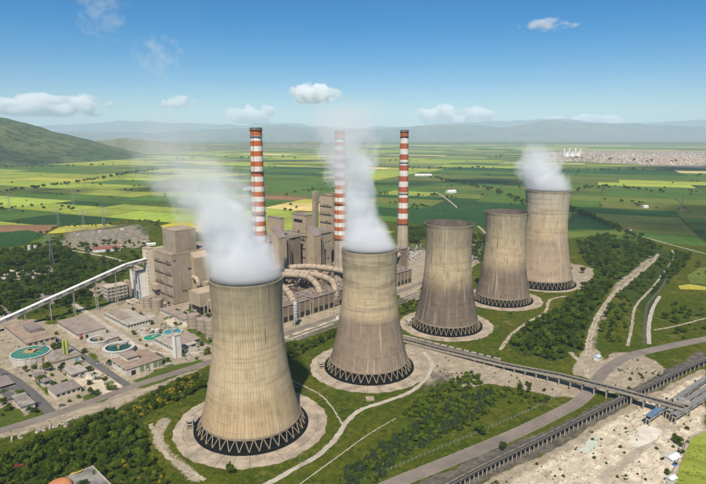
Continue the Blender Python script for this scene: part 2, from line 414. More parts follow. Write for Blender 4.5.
# ------------------------------------------------------------------ cooling towers
def tower_mat(name, split, tint_lo, tint_hi, streaky, seed, H):
    hz_amt = .42 if streaky < .2 else .2; vs_lo = .57 if streaky < .2 else .51; wid = .05 if streaky < .2 else .11
    t = NT(name); o = t.obj(); sp = t.n('SeparateXYZ'); t.l(o, sp.inputs[0])
    ang = t.math('ARCTAN2', sp.outputs[1], sp.outputs[0]); z = t.math('DIVIDE', sp.outputs[2], H)
    def av(ka, kz):
        cx = t.n('CombineXYZ'); ca = t.math('MULTIPLY', t.math('COSINE', ang), ka); sa = t.math('MULTIPLY', t.math('SINE', ang), ka)
        t.l(ca, cx.inputs[0]); t.l(sa, cx.inputs[1]); t.l(t.math('ADD', t.math('MULTIPLY', z, kz), seed * 3.7), cx.inputs[2]); return cx.outputs[0]
    patch = t.noise(av(1.6, 3.0), 1.0, 5, .6)
    run = t.noise(av(12, 2.0), 1.0, 5, .66)           # vertical run-off
    runf = t.noise(av(46, 3.4), 1.0, 3, .6)
    ring = t.noise(av(.7, 60), 1.0, 3, .6)            # horizontal lift rings
    ringb = t.noise(av(.5, 22), 1.0, 3, .6)
    zz = t.math('ADD', z, t.math('MULTIPLY', t.math('SUBTRACT', run, .5), streaky))
    zz = t.math('ADD', zz, t.math('MULTIPLY', t.math('SUBTRACT', patch, .5), .10))
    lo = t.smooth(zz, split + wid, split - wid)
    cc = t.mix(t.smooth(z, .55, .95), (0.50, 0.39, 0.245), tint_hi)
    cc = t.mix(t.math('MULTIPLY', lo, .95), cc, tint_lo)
    cc = t.mix(t.math('MULTIPLY', t.smooth(ringb, .56, .64), hz_amt), cc, tuple(.68 * x for x in tint_lo))
    cc = t.mix(t.math('MULTIPLY', t.smooth(ring, .48, .66), hz_amt), cc, (0.27, 0.22, 0.16))
    cc = t.mix(t.math('MULTIPLY', t.smooth(patch, .5, .75), .18), cc, (0.33, 0.28, 0.20))
    dark = t.math('MULTIPLY', t.smooth(run, vs_lo, vs_lo + .12), t.smooth(t.noise(av(9, 7), 1.0, 3, .5), .48, .66))
    cc = t.mix(t.math('MULTIPLY', dark, .95), cc, (0.10, 0.085, 0.065))
    cc = t.mix(t.math('MULTIPLY', t.smooth(runf, .50, .72), .40), cc, (0.21, 0.17, 0.12))
    mott = t.smooth(t.noise(av(5, 13), 1.0, 5, .7), .42, .68)
    cc = t.mix(t.math('MULTIPLY', mott, .42), cc, t.mix(1.0, cc, (.55, .52, .50), 'MULTIPLY'))
    light = t.math('MULTIPLY', t.smooth(run, .46, .32), .42)
    cc = t.mix(light, cc, (0.56, 0.49, 0.37))
    seam = t.math('POWER', t.math('ABSOLUTE', t.math('COSINE', t.math('MULTIPLY', ang, 44))), 30)
    cc = t.mix(t.math('MULTIPLY', seam, .5), cc, (0.14, 0.12, 0.09))
    cc = t.mix(t.math('MULTIPLY', t.smooth(z, .975, .995), .30), cc, (0.27, 0.22, 0.14))
    t.surf(cc, .92, t.math('ADD', ring, runf), .35, .3, spec=.15)
    return t.mat
M_conc = wm('pale_concrete', (0.40, 0.35, 0.29), (0.30, 0.265, 0.22), .12, streak=0)
M_slab = wm('apron_concrete', (0.41, 0.335, 0.25), (0.235, 0.195, 0.145), .11, bump=.5)
M_strut = wm('strut_concrete', (0.27, 0.22, 0.155), (0.20, 0.16, 0.115), .3)
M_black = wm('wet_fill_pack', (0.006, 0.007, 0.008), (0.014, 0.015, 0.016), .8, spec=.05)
M_in = wm('shell_inside', (0.16, 0.13, 0.11), (0.10, 0.08, 0.07), .1, streak=.4)
M_water = None
def hyper(rb, rt, rr, zt, H, z):
    """shell radius: throat rt at height zt, base rb at 0, rim rr at H"""
    if z <= zt:
        a = zt / math.sqrt((rb / rt) ** 2 - 1); return rt * math.sqrt(1 + ((z - zt) / a) ** 2)
    a = (H - zt) / math.sqrt(max((rr / rt) ** 2 - 1, 1e-6)); return rt * math.sqrt(1 + ((z - zt) / a) ** 2)
def cooling_tower(pos, H, rb, rt, rr, apron_r, nstr, label, mat, slabs=True, rz=0.0):
    T = thing('cooling_tower', label, 'cooling tower', pos, rz, 'cooling towers in the diagonal row')
    zt = H * .76; z0 = H * .078; N = 88
    rad = lambda z: hyper(rb, rt, rr, zt, H, z)
    m = MB(); prof = []
    for i in range(45):
        z = z0 + (H - 1.7 - z0) * i / 44; prof.append((rad(z), z))
    prof += [(rad(H) + .04, H - 1.2), (rad(H) + .06, H), (rad(H) - .5, H)]
    m.lathe(prof, N)
    m.build('shell', mat, T, smooth=True)
    m = MB()
    m.lathe([(rad(H - (H - z0) * i / 24) - .55 - .5 * i / 24, H - (H - z0) * i / 24 + .08 * (24 - i) / 24) for i in range(25)], N)
    m.build('inner_lining', M_in, T, smooth=True)
    # ring beam, V struts, fill pack, basin wall
    MB().lathe([(rad(z0) - .9, z0 - 1.0), (rad(z0) + .55, z0 - 1.0), (rad(z0) + .55, z0 + .35), (rad(z0) + .1, z0 + .5)], N).build('ring_beam', M_strut, T, smooth=True)
    rbase = rb + 1.2
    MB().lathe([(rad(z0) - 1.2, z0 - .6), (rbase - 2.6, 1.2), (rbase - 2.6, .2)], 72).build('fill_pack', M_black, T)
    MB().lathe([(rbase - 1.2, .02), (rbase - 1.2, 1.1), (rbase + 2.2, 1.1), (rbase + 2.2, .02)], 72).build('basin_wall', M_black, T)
    sm = None; zb = 1.05
    for k in range(nstr):
        for sgn in (-1, 1):
            a0 = 2 * math.pi * (k + .5) / nstr; a1 = a0 + sgn * math.pi / nstr * .93; ab = a0 + sgn * .004
            p0 = (rbase * math.cos(ab), rbase * math.sin(ab), zb); p1 = (rad(z0) * math.cos(a1), rad(z0) * math.sin(a1), z0 - .8)
            if k == 0:
                mesh = MB().bar(p0, p1, .52 if nstr < 40 else .42, .5 if nstr < 40 else .4).mesh('strut', M_strut)
                if sgn == -1: smL = mesh
                else: smR = mesh
            put('strut', smL if sgn == -1 else smR, T, rz=2 * math.pi * k / nstr)
    # paved apron laid as slabs with open joints
    if slabs:
        nseg = slabs; r0 = rbase + 2.3; bed = MB().lathe([(r0 - .5, .06), (apron_r - .5, .06)], 48).build('apron', wm('joint_soil', (0.11, 0.10, 0.06), (0.07, 0.08, 0.03), .3), T); rm = r0 + (apron_r - r0) * .52
        for ri, (ra, rb_) in enumerate(((r0 + .02, rm - .12), (rm + .12, apron_r))):
            meshes = []
            for vv in range(3):
                mm = MB(); rr2 = random.Random(vv + ri * 7 + int(H)); half = math.pi / nseg
                g1 = .10 / ra; jit = (rr2.random() - .5) * .5 if ri else 0
                pol = []
                for i in range(4):
                    a = -half + g1 + (2 * half - 2 * g1) * i / 3; pol.append((ra * math.cos(a), ra * math.sin(a)))
                for i in range(3, -1, -1):
                    a = -half + g1 + (2 * half - 2 * g1) * i / 3; q = rb_ + (jit + (rr2.random() - .5) * 1.6 if ri else 0); pol.append((q * math.cos(a), q * math.sin(a)))
                mm.prism(pol, -.25, [.30 + rr2.uniform(-.03, .03)] * 8)
                meshes.append(mm.mesh('slab', M_slab))
            for k in range(nseg):
                o = put('slab', meshes[(k * 7 + ri) % 3], bed, (0, 0, rng.uniform(-.06, .05)), 2 * math.pi * (k + .5) / nseg)
    # riser house against the foot
    return T

T_SPEC = [  # x, y, height, base r, throat r, rim r, apron r, V struts
 (-68.0, 333.0, 102.0, 34.4, 22.3, 23.4, 50.5, 36), (13.5, 426.5, 101.0, 34.2, 21.8, 22.9, 49.5, 36),
 (95.5, 528.0, 105.5, 33.2, 22.6, 24.1, 47.5, 44), (177.2, 617.0, 104.7, 32.0, 22.6, 24.4, 46.0, 44), (250.5, 692.0, 122.4, 39.0, 26.2, 28.6, 49.0, 44)]
T_LABEL = ['biggest and nearest tan concrete cooling tower with thick white steam drifting off its rim',
 'second cooling tower from the camera, steaming, its lower half stained mauve-brown',
 'steamless cooling tower third in the row, dark streaks running over its stained waist',
 'fourth cooling tower in the row, empty open rim, partly overlapping the farthest tower',
 'farthest and tallest pale cooling tower with a short puff of steam on top']
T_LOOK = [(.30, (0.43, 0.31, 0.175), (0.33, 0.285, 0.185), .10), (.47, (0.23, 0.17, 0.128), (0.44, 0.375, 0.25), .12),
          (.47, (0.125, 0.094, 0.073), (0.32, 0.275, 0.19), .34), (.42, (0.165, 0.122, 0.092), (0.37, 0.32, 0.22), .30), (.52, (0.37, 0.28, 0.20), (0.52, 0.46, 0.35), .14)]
TOWERS = []
for i, (x, y, Ht, rb, rt, rr, ar, ns) in enumerate(T_SPEC):
    sp_, lo_, hi_, sk_ = T_LOOK[i]
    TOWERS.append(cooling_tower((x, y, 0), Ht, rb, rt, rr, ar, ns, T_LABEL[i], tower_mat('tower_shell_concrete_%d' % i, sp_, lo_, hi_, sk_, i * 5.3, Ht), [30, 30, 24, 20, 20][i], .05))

# ------------------------------------------------------------------ steam
def steam(name, label, base, prof, dens, noise_sc, seed, depth_drift=0.0, edge=.36):
    """prof: (height over base, x offset, radius, density) from the rim up"""
    zmax = prof[-1][0]; z = [p[0] / zmax for p in prof]
    xs = [p[1] for p in prof]; rs = [p[2] for p in prof]; ds = [p[3] for p in prof]
    xa, xb = min(xs) - 1, max(xs) + 1; rmax = max(rs)
    t = NT(name + '_volume'); o = t.obj(); sp = t.n('SeparateXYZ')
    wv = t.n('TexNoise'); wv.inputs['Scale'].default_value = noise_sc * .8; wv.inputs['Detail'].default_value = 2
    t.l(o, wv.inputs['Vector'])
    off = t.n('VectorMath', operation='SUBTRACT'); t.l(wv.outputs['Color'], off.inputs[0]); off.inputs[1].default_value = (.5, .5, .5)
    zc_ = t.n('SeparateXYZ'); t.l(o, zc_.inputs[0])
    zn = t.math('DIVIDE', zc_.outputs[2], zmax, clamp=True)
    amp = t.math('MULTIPLY', t.smooth(zn, .0, .35), rmax * .9)
    sc = t.n('VectorMath', operation='SCALE'); t.l(off.outputs[0], sc.inputs[0]); t.l(amp, sc.inputs['Scale'])
    ad = t.n('VectorMath', operation='ADD'); t.l(o, ad.inputs[0]); t.l(sc.outputs[0], ad.inputs[1])
    t.l(ad.outputs[0], sp.inputs[0])
    def curve(vals, lo, hi):
        fc = t.n('FloatCurve'); mp = fc.mapping; c0 = mp.curves[0]
        pts = [(zz, (vv - lo) / (hi - lo)) for zz, vv in zip(z, vals)]
        while len(c0.points) < len(pts): c0.points.new(.5, .5)
        for q, (a, b) in zip(c0.points, pts): q.location = (a, b); q.handle_type = 'AUTO'
        mp.update(); t.l(zn, fc.inputs['Value'])
        return t.math('MULTIPLY_ADD', fc.outputs[0], hi - lo, lo)
    cx = curve(xs, xa, xb); rr = curve(rs, 0, rmax * 1.05); dd = curve(ds, 0, 1.0)
    dx = t.math('SUBTRACT', sp.outputs[0], cx); dy = t.math('SUBTRACT', sp.outputs[1], t.math('MULTIPLY', zn, depth_drift))
    d = t.math('DIVIDE', t.math('SQRT', t.math('ADD', t.math('MULTIPLY', dx, dx), t.math('MULTIPLY', dy, dy))), rr)
    wof = t.n('VectorMath', operation='ADD'); t.l(o, wof.inputs[0]); wof.inputs[1].default_value = (seed * 31., seed * 17., 0)
    nz = t.noise(wof.outputs[0], noise_sc * 2.1, 8, .64, .45)
    namp = t.math('MULTIPLY_ADD', t.smooth(zn, .0, .5), 2.3, .18)
    f = t.math('ADD', t.math('SUBTRACT', 1.0, d), t.math('MULTIPLY', t.math('SUBTRACT', nz, .52), namp))
    f = t.smooth(f, .0, edge)
    f = t.math('MULTIPLY', f, t.math('MULTIPLY', dd, dens))
    vs = t.n('VolumePrincipled'); vs.inputs['Color'].default_value = (.95, .96, .98, 1); vs.inputs['Anisotropy'].default_value = -.1; t.mat.cycles.volume_step_rate = .22
    t.l(f, vs.inputs['Density']); t.l(vs.outputs[0], t.out.inputs['Volume'])
    # the billowing body that holds it
    m = MB(); path, rad_ = [], []
    K = 26
    for i in range(K + 1):
        q = i / K; h = q * zmax
        path.append((np.interp(q, z, xs), q * depth_drift, h)); rad_.append(float(np.interp(q, z, rs)) * (1.0 + .36 * min(1, q * 4)) * (.97 if i == 0 else 1))
    n = 28; vs_, fs_ = [], []
    rr_ = random.Random(seed)
    ph = [rr_.uniform(0, 6.28) for _ in range(8)]
    for i, (p, r) in enumerate(zip(path, rad_)):
        for k in range(n):
            a = 2 * math.pi * k / n; q = i / K
            lump = 1 + min(1, q * 4) * (.09 * math.sin(3 * a + ph[0] + q * 9) + .07 * math.sin(5 * a + ph[1] - q * 15) + .05 * math.sin(2 * a + ph[2] + q * 21))
            vs_.append((p[0] + r * lump * math.cos(a), p[1] + r * lump * math.sin(a), p[2]))
    for i in range(K):
        for k in range(n): k2 = (k + 1) % n; fs_.append((i*n+k, i*n+k2, (i+1)*n+k2, (i+1)*n+k))
    fs_ += [tuple(range(n - 1, -1, -1)), tuple(range(K*n, (K+1)*n))]
    m.add(vs_, fs_)
    ob = m.build(name, t.mat, None, base)
    return tag(ob, label, 'steam', 'steam plumes over the cooling towers')
steam('steam_plume', 'thick white steam billowing left from the nearest cooling tower', (-68, 333, 102.1),
      [(0, 0, 26.6, 1), (8, -2, 26.4, 1), (20, -6, 27, .9), (32, -12, 29, .62), (44, -18, 31.5, .38), (56, -27, 33, .22), (68, -37, 32, .13), (82, -46, 30, .06), (104, -52, 28, .0)], .17, .027, 1, 14, .55)
steam('steam_plume', 'upright column of white steam over the second cooling tower', (13.5, 426.5, 101.1),
      [(0, 0, 25.8, 1), (9, -3, 23.5, 1), (22, -6, 19.5, .9), (34, -8, 17.5, .75), (47, -11, 18, .6), (59, -15, 19, .48), (71, -18, 22, .34), (84, -22, 27, .20), (100, -23, 34, .10), (120, -22, 40, .0)], .16, .030, 2, 10, .5)
steam('steam_plume', 'short grey puff of steam on the farthest cooling tower', (250.5, 692, 122.5),
      [(0, 0, 32, .9), (12, -5, 33.5, 1), (24, -11, 34, .8), (36, -14, 32, .55), (48, -17, 25, .3), (60, -20, 16, .0)], .085, .024, 3, 8, .5)

# ------------------------------------------------------------------ striped chimneys
M_red = wm('chimney_red', (0.50, 0.135, 0.04), (0.40, 0.11, 0.04), .25, streak=.25)
M_red2 = wm('chimney_dull_red', (0.43, 0.115, 0.05), (0.34, 0.095, 0.045), .25, streak=.25)
M_whi = wm('chimney_white', (0.74, 0.71, 0.66), (0.62, 0.58, 0.52), .25, streak=.35, grime=(.25, .17, .12))
M_chb = wm('chimney_concrete', (0.42, 0.35, 0.27), (0.33, 0.27, 0.21), .06, streak=.25)
M_dkst = wm('dark_steel', (0.085, 0.08, 0.075), (0.05, 0.045, 0.04), .5, rough=.6)
def chimney(pos, H, r0, r1, zb, nb, label, red):
    C = thing('chimney', label, 'chimney', pos, 0, 'striped power station chimneys')
    rad = lambda z: r0 + (r1 - r0) * z / H
    MB().lathe([(rad(0) + .8, 0), (rad(0) + .5, 4), (rad(zb), zb)], 40).build('base_shaft', M_chb, C, smooth=True)
    bh = (H - 3 - zb) / nb
    for k in range(nb):
        z0_, z1_ = zb + k * bh, zb + (k + 1) * bh; isr = (nb - 1 - k) % 2 == 0
        MB().lathe([(rad(z0_) + .03 * isr, z0_), (rad(z1_) + .03 * isr, z1_)], 40).build('red_band' if isr else 'white_band', red if isr else M_whi, C, smooth=True)
    MB().lathe([(rad(H-3) + .2, H - 3), (rad(H-3) + 1.0, H - 2.7), (rad(H-3) + 1.0, H - 1.9), (rad(H-3) + .1, H - 1.7), (rad(H) + .3, H), (rad(H) - .8, H), (rad(H) - .8, H - 6)], 40).build('cap', wm('chimney_cap', (.19, .16, .14), (.12, .1, .09), .4), C, smooth=True)
    for z in (zb, zb + (H - zb) * .33, zb + (H - zb) * .66, H - 9):
        p = MB(); p.lathe([(rad(z) + .1, z), (rad(z) + 1.3, z), (rad(z) + 1.3, z + .25), (rad(z) + .1, z + .25)], 32)
        pl_ = p.build('platform', M_dkst, C)
        MB().lathe([(rad(z) + 1.25, z + 1.0), (rad(z) + 1.32, z + 1.0), (rad(z) + 1.32, z + 1.2), (rad(z) + 1.25, z + 1.2)], 32).build('railing', M_dkst, pl_)
    p = MB()
    a = R(250)
    for q in (-.35, .35):
        p.bar(((r0 + .8) * math.cos(a) - q * math.sin(a), (r0 + .8) * math.sin(a) + q * math.cos(a), 2), ((r1 + .5) * math.cos(a) - q * math.sin(a), (r1 + .5) * math.sin(a) + q * math.cos(a), H - 2), .12)
    p.build('ladder', M_dkst, C)
    return C
chimney(P(148, 181), 198.5, 8.6, 5.9, 66, 25, 'orange-red and white striped chimney rising behind the nearest tower\'s steam', M_red)
chimney(P(271, 181), 196.5, 8.4, 5.7, 66, 25, 'striped chimney half veiled by the second tower\'s steam', M_red)
chimney(P(396, 181), 198.0, 8.4, 5.5, 70, 17, 'dull red and white striped chimney standing clear between second and third cooling towers', M_red2)
# ------------------------------------------------------------------ the fields of the plain
t = NT('crop'); p_ = t.pos(); oi = t.n('ObjectInfo')
n1 = t.noise(p_, .006, 5, .6); n2 = t.noise(p_, .05, 4, .65)
rot = t.n('VectorRotate', rotation_type='Z_AXIS'); t.l(p_, rot.inputs['Vector']); t.l(t.math('MULTIPLY', oi.outputs['Random'], 3.1), rot.inputs['Angle'])
rows = t.noise(t.scale(rot.outputs[0], (.012, .20, 0)), 1.0, 3, .6)
k = t.math('ADD', t.math('MULTIPLY', t.math('SUBTRACT', n1, .5), 1.1), t.math('ADD', t.math('MULTIPLY', t.math('SUBTRACT', n2, .5), .7), t.math('MULTIPLY', t.math('SUBTRACT', rows, .5), .9)))
gam = t.n('HueSaturation'); t.l(oi.outputs['Color'], gam.inputs['Color']); t.l(t.math('ADD', k, 1.0), gam.inputs['Value'])
cc = t.mix(t.math('MULTIPLY', t.smooth(n2, .56, .74), .3), gam.outputs[0], (.12, .11, .05))
t.surf(cc, .95, n2, .3, .4, spec=.08)
M_crop = t.mat
DEEP, MID, OLIVE, LIME, YEL, STRAW, BROWN, PALE = (0.022,0.066,0.014), (0.066,0.122,0.018), (0.105,0.130,0.024), (0.250,0.290,0.044), (0.38,0.34,0.05), (0.50,0.40,0.15), (0.20,0.115,0.060), (0.17,0.19,0.070)
def field(poly, colr, z=.16):
    m = MB(); n = len(poly); m.add([(q[0], q[1], z) for q in poly], [tuple(range(n))])
    o = m.build('field', M_crop, ground); o.color = (*colr, 1.0); return o
KEEP = [(-400,275),(-60,258),(0,252),(36,246),(60,236),(120,228),(150,230),(200,240),(262,246),(330,246),(398,232),(425,228),(470,232),(500,236),(566,240),(598,236),(640,236),(660,246),(706,262),(960,330),(960,900),(-400,900)]
def mosaic():
    ang = R(-24); ca, sa = math.cos(ang), math.sin(ang); r = random.Random(21); leaves = []
    def split(x0, x1, y0, y1, d):
        w, h = x1 - x0, y1 - y0
        cx, cyy = (x0 + x1) / 2, (y0 + y1) / 2
        X, Y = cx * ca - cyy * sa, cx * sa + cyy * ca
        dist = math.hypot(X, Y)
        lim = (110 + .068 * dist) * r.uniform(.75, 1.5)
        if d > 30 or (w < lim * 1.7 and h < lim * .75) : leaves.append((x0, x1, y0, y1)); return
        k = r.uniform(.34, .66)
        if w / 2.2 > h * r.uniform(.8, 1.25): split(x0, x0 + w * k, y0, y1, d + 1); split(x0 + w * k, x1, y0, y1, d + 1)
        else: split(x0, x1, y0, y0 + h * k, d + 1); split(x0, x1, y0 + h * k, y1, d + 1)
    split(-16000, 16000, -2000, 16500, 0)
    out = []
    for x0, x1, y0, y1 in leaves:
        gpx = 2.0
        cs = [(x0 + gpx, y0 + gpx), (x1 - gpx, y0 + gpx), (x1 - gpx, y1 - gpx), (x0 + gpx, y1 - gpx)]
        w = [(a * ca - b * sa, a * sa + b * ca) for a, b in cs]
        Y = [q[1] for q in w]
        if min(Y) < 500 or max(Y) > 13300: continue
        uv = [px_of(np.array([q[0]]), np.array([q[1]])) for q in w]; uu = [float(a[0]) for a, b in uv]; vv = [float(b[0]) for a, b in uv]
        if max(uu) < -60 or min(uu) > 766: continue
        if any(inside(KEEP, np.array([a]), np.array([b]))[0] for a, b in zip(uu, vv)): continue
        cx, cyy = sum(q[0] for q in w) / 4, sum(q[1] for q in w) / 4
        if left_hill(np.array([cx]), np.array([cyy]))[0] > 0: continue
        out.append((w, sum(uu) / 4, sum(vv) / 4))
    out.sort(key=lambda q: -q[2])
    far = MB()
    for i, (w, u, v) in enumerate(out):
        x = r.random()
        if v > 196:
            if u < 150: pal = [(DEEP, .2), (MID, .38), (OLIVE, .2), (YEL, .04), (LIME, .18)]
            elif u < 345: pal = [(LIME, .5), (MID, .27), (YEL, .08), (BROWN, .06), (STRAW, .09)]
            elif u < 530: pal = [(DEEP, .55), (MID, .2), (OLIVE, .1), (YEL, .07), (LIME, .08)]
            else: pal = [(OLIVE, .45), (MID, .45), (DEEP, .08), (PALE, .02)]
        elif v > 168:
            if u < 200: pal = [(LIME, .42), (MID, .24), (YEL, .07), (DEEP, .07), (OLIVE, .16), (BROWN, .04)]
            elif u < 400: pal = [(LIME, .42), (MID, .21), (STRAW, .06), (DEEP, .1), (OLIVE, .13), (BROWN, .08)]
            elif u < 530: pal = [(MID, .3), (OLIVE, .2), (LIME, .25), (YEL, .08), (DEEP, .15), (BROWN, .02)]
            else: pal = [(MID, .34), (OLIVE, .36), (LIME, .14), (STRAW, .05), (DEEP, .11)]
        else: pal = [(LIME, .28), (PALE, .32), (MID, .2), (STRAW, .05), (OLIVE, .1), (DEEP, .05)]
        for c_, w_ in pal:
            x -= w_
            if x <= 0: break
        j = r.uniform(.85, 1.18); c_ = tuple(q * j * r.uniform(.94, 1.06) for q in c_)
        field(w, c_) if i < 330 else far_fields.append((w, c_))
far_fields = []
mosaic()
# beyond the ones that can be told apart: one sheet with a colour per field
m = MB(); cols = []
for w, c_ in far_fields: m.add([(q[0], q[1], .16) for q in w], [(0, 1, 2, 3)]); cols += [(*c_, 1)] * 4
me = m.mesh('far_fields', [])
ca_ = me.color_attributes.new('crop_colour', 'FLOAT_COLOR', 'CORNER'); ca_.data.foreach_set('color', np.array(cols, np.float32).ravel())
t = NT('far_crop'); p_ = t.pos(); n1 = t.noise(p_, .004, 5, .65)
at_ = t.n('Attribute', attribute_name='crop_colour'); gam = t.n('HueSaturation'); t.l(at_.outputs['Color'], gam.inputs['Color']); t.l(t.math('ADD', .4, t.math('MULTIPLY', n1, 1.2)), gam.inputs['Value'])
t.surf(gam.outputs[0], .95, spec=.05); me.materials.append(t.mat)
o = put('far_field', me, ground); o['kind'] = 'stuff'
# fields close to the plant, surveyed one by one
NEAR_FIELDS = [
 ([(-40,238),(0,232),(28,231),(44,235),(22,245),(-40,253)], DEEP), ([(-40,228),(0,225),(58,225),(44,234),(28,230),(-40,236)], BROWN),
 ([(46,234),(62,226),(106,224),(118,226),(62,233)], YEL), ([(24,246),(46,236),(58,236),(50,243),(36,246),(20,249),(-30,254)], MID),
 ([(408,208),(470,208),(482,214),(482,226),(428,226),(408,222)], DEEP), ([(486,228),(530,226),(528,238),(490,236)], LIME),
 ([(572,213),(584,213),(624,228),(566,230)], DEEP), ([(560,232),(626,230),(640,236),(602,234),(562,240)], OLIVE),
 ([(692,438),(712,430),(740,440),(730,500),(672,500),(680,466)], LIME),
 ([(687,276),(700,268),(760,262),(760,276),(706,285),(690,284)], OLIVE), ([(678,286),(690,284.5),(706,287),(706,290.5),(680,289.5)], YEL),
 ([(160,226),(176,222),(210,222),(206,232),(170,232)], YEL), ([(264,214),(330,212),(344,226),(266,232)], LIME), ([(268,232.5),(344,227),(396,232),(330,244),(268,243)], LIME)]
for i_, (poly, c_) in enumerate(NEAR_FIELDS): field([g(*q) for q in poly], c_, .24 + .03 * i_)

# ------------------------------------------------------------------ roads, paths and tracks
ROAD_PTS = []
def spline(pts, n=6):
    out = []
    for i in range(len(pts) - 1):
        p0, p1, p2, p3 = pts[max(i-1, 0)], pts[i], pts[i+1], pts[min(i+2, len(pts)-1)]
        for k in range(n):
            q = k / n
            out.append(tuple(.5 * ((2*b) + (c - a)*q + (2*a - 5*b + 4*c - d)*q*q + (3*b - a - 3*c + d)*q**3) for a, b, c, d in zip(p0, p1, p2, p3)))
    out.append(pts[-1]); return out
def ribbon(name, pts, w, mat, z=.02, world=False, jit=0.0, parent=None):
    c = spline([g(*q) for q in pts] if not world else pts, 8); m = MB(); vs, n = [], len(c)
    for i, q in enumerate(c):
        a, b = c[max(i-1, 0)], c[min(i+1, n-1)]; d = Vector((b[0]-a[0], b[1]-a[1])).normalized(); nx, ny = -d.y, d.x
        ww = w[0] + (w[1] - w[0]) * i / (n - 1) if isinstance(w, tuple) else w
        l, r_ = ww / 2 + rng.uniform(-jit, jit), ww / 2 + rng.uniform(-jit, jit)
        vs += [(q[0] + nx*l, q[1] + ny*l, z), (q[0] - nx*r_, q[1] - ny*r_, z)]
    ROAD_PTS.extend((q[0], q[1], (w[0] if isinstance(w, tuple) else w) / 2 + .6) for a_, b_ in zip(c, c[1:]) for k_ in range(max(1, int(math.dist(a_, b_) / 3))) for q in [(a_[0] + (b_[0]-a_[0]) * k_ / max(1, int(math.dist(a_, b_) / 3)), a_[1] + (b_[1]-a_[1]) * k_ / max(1, int(math.dist(a_, b_) / 3)))])
    m.add(vs, [(2*i, 2*i+1, 2*i+3, 2*i+2) for i in range(n-1)])
    o = m.build(name, mat, parent)
    at = o.data.attributes.new('across', 'FLOAT', 'POINT'); at.data.foreach_set('value', [-1.0, 1.0] * n)
    if parent is None: tag(o, kind='structure')
    return o, c
M_asph = wm('worn_asphalt', (0.215, 0.18, 0.15), (0.155, 0.13, 0.108), .06, bump=.15)
M_asph2 = wm('dark_asphalt', (0.125, 0.115, 0.105), (0.09, 0.085, 0.08), .06, bump=.15)
def ragged(mat, amt, sc):
    """worn edges: the surface breaks up into the soil beside it"""
    nt = mat.node_tree; t = NT.__new__(NT); t.mat, t.t = mat, nt; t.out = [q for q in nt.nodes if q.type == 'OUTPUT_MATERIAL'][0]
    surf = t.out.inputs['Surface'].links[0].from_socket; p = t.pos()
    a = t.math('ABSOLUTE', t.n('Attribute', attribute_name='across').outputs['Fac'])
    f = t.smooth(t.math('ADD', a, t.math('MULTIPLY', t.math('SUBTRACT', t.noise(p, sc, 5, .7), .5), amt * 2.2)), 1.0 - amt * .55, 1.0 - amt * .35)
    mid = t.math('MULTIPLY', t.smooth(a, .30, .05), t.smooth(t.noise(p, sc * .7, 4, .7), .5, .58)) if amt > .5 else None
    if mid is not None: f = t.math('MAXIMUM', f, t.math('MULTIPLY', mid, .8))
    tr = t.n('BsdfTransparent'); mx = t.n('MixShader'); t.l(f, mx.inputs[0]); t.l(surf, mx.inputs[1]); t.l(tr.outputs[0], mx.inputs[2]); t.l(mx.outputs[0], t.out.inputs['Surface'])
    return mat
M_ptrk = wm('concrete_track', (0.43, 0.385, 0.32), (0.31, 0.27, 0.22), .12, bump=.3)
M_dirt = wm('dirt_track', (0.40, 0.345, 0.265), (0.29, 0.24, 0.175), .10, bump=.4)
ragged(M_dirt, .75, .28); ragged(M_ptrk, .4, .5); ragged(M_asph, .14, .35); ragged(M_asph2, .14, .35)
M_paint = wm('road_paint', (0.42, 0.39, 0.34), (0.26, 0.235, 0.2), .3)
ribbon('access_road', [(-60,448),(0,431),(70,409),(140,384),(215,360),(285,334),(345,313),(400,291),(440,276)], 9.5, M_asph, .03)
ribbon('side_street', [(-20,362),(8,376),(30,392),(52,414)], 8, M_asph2, .025)
ribbon('works_street', [(20,322),(46,334),(70,348),(100,367),(130,387)], 6.5, M_asph2, .02)
ribbon('works_lane', [(74,304),(92,316),(118,333),(140,347),(166,354),(206,352)], 7, M_ptrk, .015)
o, c_ = ribbon('curved_road', [(372,494),(400,481),(450,461),(510,436),(552,416),(578,402),(592,388),(604,372),(624,358),(652,350),(706,339),(780,326)], 10.5, M_asph, .035)
for off in (-4.7, 4.7):
    pts = []
    for i, q in enumerate(c_):
        a, b = c_[max(i-1, 0)], c_[min(i+1, len(c_)-1)]; d = Vector((b[0]-a[0], b[1]-a[1])).normalized(); pts.append((q[0] - d.y*off, q[1] + d.x*off))
    ribbon('edge_line', pts[::4], .13, M_paint, .045, True, parent=o)
ribbon('concrete_track', [(250,494),(285,474),(318,455),(336,438),(345,424),(360,410),(384,402),(410,392),(426,378),(432,364),(424,352)], 4.4, M_ptrk, .03, jit=.5)
ribbon('footpath', [(292,380),(308,388),(322,396),(334,410),(342,424)], 1.8, M_dirt, .02, jit=.4)
ribbon('drain_path', [(300,484),(322,468),(344,452),(366,436),(396,418)], .9, M_ptrk, .02, jit=.15)
ribbon('dirt_track', [(588,356),(590,338),(598,316),(614,294),(636,276),(652,262),(658,254)], (8.5, 7), M_dirt, .02, jit=.7)
ribbon('dirt_track', [(628,346),(632,326),(636,306),(652,288),(664,272),(674,258),(672,250)], 4.0, M_dirt, .02, jit=.5)
ribbon('canal_path', [(649,344),(649,324),(653,308),(660,296)], 4.5, M_ptrk, .02, jit=.3)
ribbon('drain_channel', [(644,345),(645,322),(648,304),(660,290),(668,276)], 2.6, wm('channel_mud', (.09, .085, .06), (.05, .055, .035), .2), .03)
ribbon('dirt_track', [(500,350),(512,334),(528,322),(545,312),(550,300),(566,296)], 4.5, M_dirt, .02, jit=.5)
ribbon('dirt_track', [(654,330),(676,326),(706,318)], 3.2, M_dirt, .03, jit=.5)
